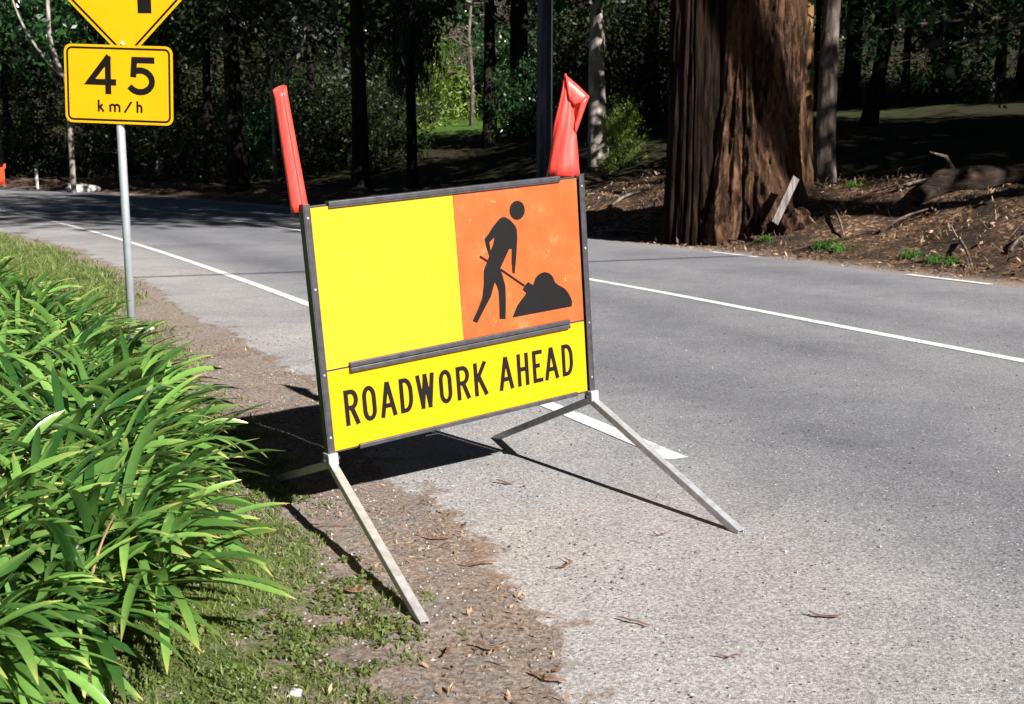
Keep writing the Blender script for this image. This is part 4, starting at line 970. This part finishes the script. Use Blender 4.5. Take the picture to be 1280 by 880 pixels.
# guide post, far board
def far_edge_at(px, out=.45):
    for py in np.arange(300, 215, -.15):
        p = gnd(px, py)
        if offset([p.x], [p.y])[0][0] > 4.0+out: return p
    return gnd(px, 237)
def guide():
    p = far_edge_at(47); z = terr(p.x, p.y); t = empty("guide_post", (p.x, p.y, z), "thin white guide post on the far side of the bend at left", "guide post")
    mb = MB(); mb.prism(rrect(.13, .05, .012, 3), -.2, 1.0); mb.build("post", M['white'], t)
    mb = MB(); mb.box((0, -.028, .82), .05, .006, .10, bev=.002); mb.build("reflector", M['redboard'], t)
guide()
def farboard():
    p = far_edge_at(-7); z = terr(p.x, p.y); t = empty("distant_roadwork_board", (p.x, p.y, z), "distant red-orange roadwork board cut by the left edge of the photo", "road sign")
    mb = MB(); mb.box((0, 0, .60), 1.15, .02, .90, bev=.004); mb.build("board", M['redboard'], t)
    mb = MB(); mb.box((.585, 0, .55), .02, .03, .95); mb.box((-.585, 0, .55), .02, .03, .95); mb.build("frame", M['frame'], t)
    mb = MB(); mb.add([(.50, 0, .98), (.64, 0, .98), (.66, .02, 1.25), (.56, -.02, 1.2)], [(0, 1, 2, 3)]); mb.add([(.50, .01, .98), (.64, .01, .98), (.66, .03, 1.25), (.56, -.01, 1.2)], [(3, 2, 1, 0)]); mb.build("flag", M['flag'], t)
    for sx in (-.58, .58):
        for sy in (-.45, .45): mb = MB(); mb.bar((sx, 0, .12), (sx, sy, -.05), .03, .03); mb.build("leg", M['galv'], t)
farboard()
# plank, log, sticks, tufts on the far bank
Y = 17.85; a = at(968, 279, Y); b = at(995, 222, Y+.25); o_ = empty("plank", tuple(Vector((a.x, a.y, terr(a.x, a.y)))), "weathered grey plank leaning on the giant trunk's root", "plank")
mb = MB(); mb.bar(a-o_.location, b-o_.location, .13, .03, up=(.5, -1, .2), bev=.004); mb.build("board", M['plank'], o_)
Y = 18.6; pts = [at(1140, 300, 17.6), at(1180, 291, 17.9), at(1225, 287, 18.2), at(1285, 294, 18.4), at(1340, 300, 18.7)]
c0 = pts[0]; pts = [p for p in pts]; base = Vector((pts[2].x, pts[2].y, terr(pts[2].x, pts[2].y)))
t = empty("fallen_log", base, "fallen dark log lying along the bank at the right edge", "log"); mb = MB(); P = catmull([Vector((p.x, p.y, terr(p.x, p.y)+.16))-base for p in pts], 6); n = len(P)
mb.tube(P, [.10+.10*math.sin(PI*min(1, k/(n*.7))) for k in range(n)], 16, fn=lambda a, t: 1+.1*math.sin(5*a+t*20)+.07*math.sin(11*a)); mb.build("log", M['logbark'], t)
mb = MB(); mb.tube([P[8], P[8]+Vector((-.3, -.2, .35)), P[8]+Vector((-.6, -.3, .42))], [.045, .03, .012], 8); mb.build("branch_stub", M['greybark'], t)
for i, (x0, y0, x1, y1, w, lab) in enumerate([(1040, 262, 1055, 300, .03, "stick standing on the bank right of the burl"), (1100, 292, 1160, 262, .03, "thin stick slanting up the bank above the green tufts"), (1262, 320, 1280, 300, .03, "pale stick by the road edge at the far right"),
                                          (745, 290, 812, 293, .03, "thin brown sticks on the road edge right of the boards' top"), (760, 262, 800, 240, .05, "sunlit bare branch on the ground beyond the road, right of the boards"), (880, 302, 930, 306, .025, "stick along the road edge at the giant trunk's foot"),
                                          (1120, 245, 1195, 235, .04, "long dark stick across the top of the bank"), (1200, 305, 1215, 335, .03, "stick leaning down from the fallen log")]):
    Yd = 18+i*.15; p0 = gnd(x0, y0); 
    def drop(px, py):
        for Yq in np.arange(12, 40, .15):
            q = at(px, py, Yq)
            if q.z < terr(q.x, q.y)+.04: return Vector((q.x, q.y, terr(q.x, q.y)+.05))
        return at(px, py, 19)
    A_, B_ = drop(x0, y0), drop(x1, y1); 
    if (A_-B_).length > 4: B_ = A_+(B_-A_).normalized()*2
    mid = (A_+B_)/2; mid.z = max(mid.z, terr(mid.x, mid.y)+.05)+.04; mb = MB(); mb.tube(catmull([A_-A_, mid-A_, B_-A_], 5), [w*.8*(1-.05*k) for k in range(11)], 7); o = mb.build("stick", M['greybark']); o.location = A_
    tag(o, lab, "stick", "sticks on the far bank")
tuft_me = []
def tuft_mesh(seed):
    rs = np.random.RandomState(seed); V = []; F = []; R_ = []
    for i in range(46):
        a = rs.rand()*6.28; L = rs.uniform(.18, .38); e = rs.uniform(.5, 1.3); w = .011; p = np.array([rs.normal()*.05, rs.normal()*.05, 0]); q = rs.rand(); lat = np.array([-math.sin(a), math.cos(a), 0]); o = len(V)
        for k in range(5):
            t = k/4; ee = e-1.5*t*t; p = p+np.array([math.cos(a)*math.cos(ee), math.sin(a)*math.cos(ee), math.sin(ee)])*L/4*(k > 0); ww = w*(1-.8*t); V += [p-lat*ww, p+lat*ww]; R_ += [q, q]
        for k in range(4): F.append((o+k*2, o+k*2+1, o+k*2+3, o+k*2+2))
    return mesh_np("grass_tuft", np.array(V), np.array(F), M['tuft'], attrs={"rnd": R_})
M['tuft'] = leafmat("bright_tuft_leaf", (.03, .13, .02), (.12, .30, .05), .4, .5, .35)
tm = [tuft_mesh(1), tuft_mesh(2)]
for i, (px, py, s, lab) in enumerate([(1030, 308, 1.1, "green grass tuft right of the root burl, left one of the pair"), (1050, 311, 1.0, "green grass tuft right of the root burl, right one of the pair"), (958, 300, .8, "yellowish tuft at the foot of the giant trunk"), (1138, 322, .9, "green tuft under the stick, left one of two by the road"), (1168, 326, .9, "green tuft below the left end of the fallen log"),
                                   (1190, 327, .8, "small green tuft farthest right, below the log"), (1068, 230, .9, "green tuft on the bank right of the slender grey trunk")]):
    q = drop(px, py); o = link("grass_tuft", tm[i % 2], None, (q.x, q.y, q.z-.06), i*1.1); o.scale = (s, s, s); tag(o, lab, "grass tuft", "green tufts on the far bank")
# marker post on the right lawn
q = at(1237, 156, 46); z = terr(q.x, 46); t = empty("marker_post", (q.x, 46, z), "small grey post standing on the lit lawn strip at upper right", "post")
mb = MB(); mb.box((0, 0, .4), .16, .16, .9, bev=.02); mb.build("post", M['plank'], t)
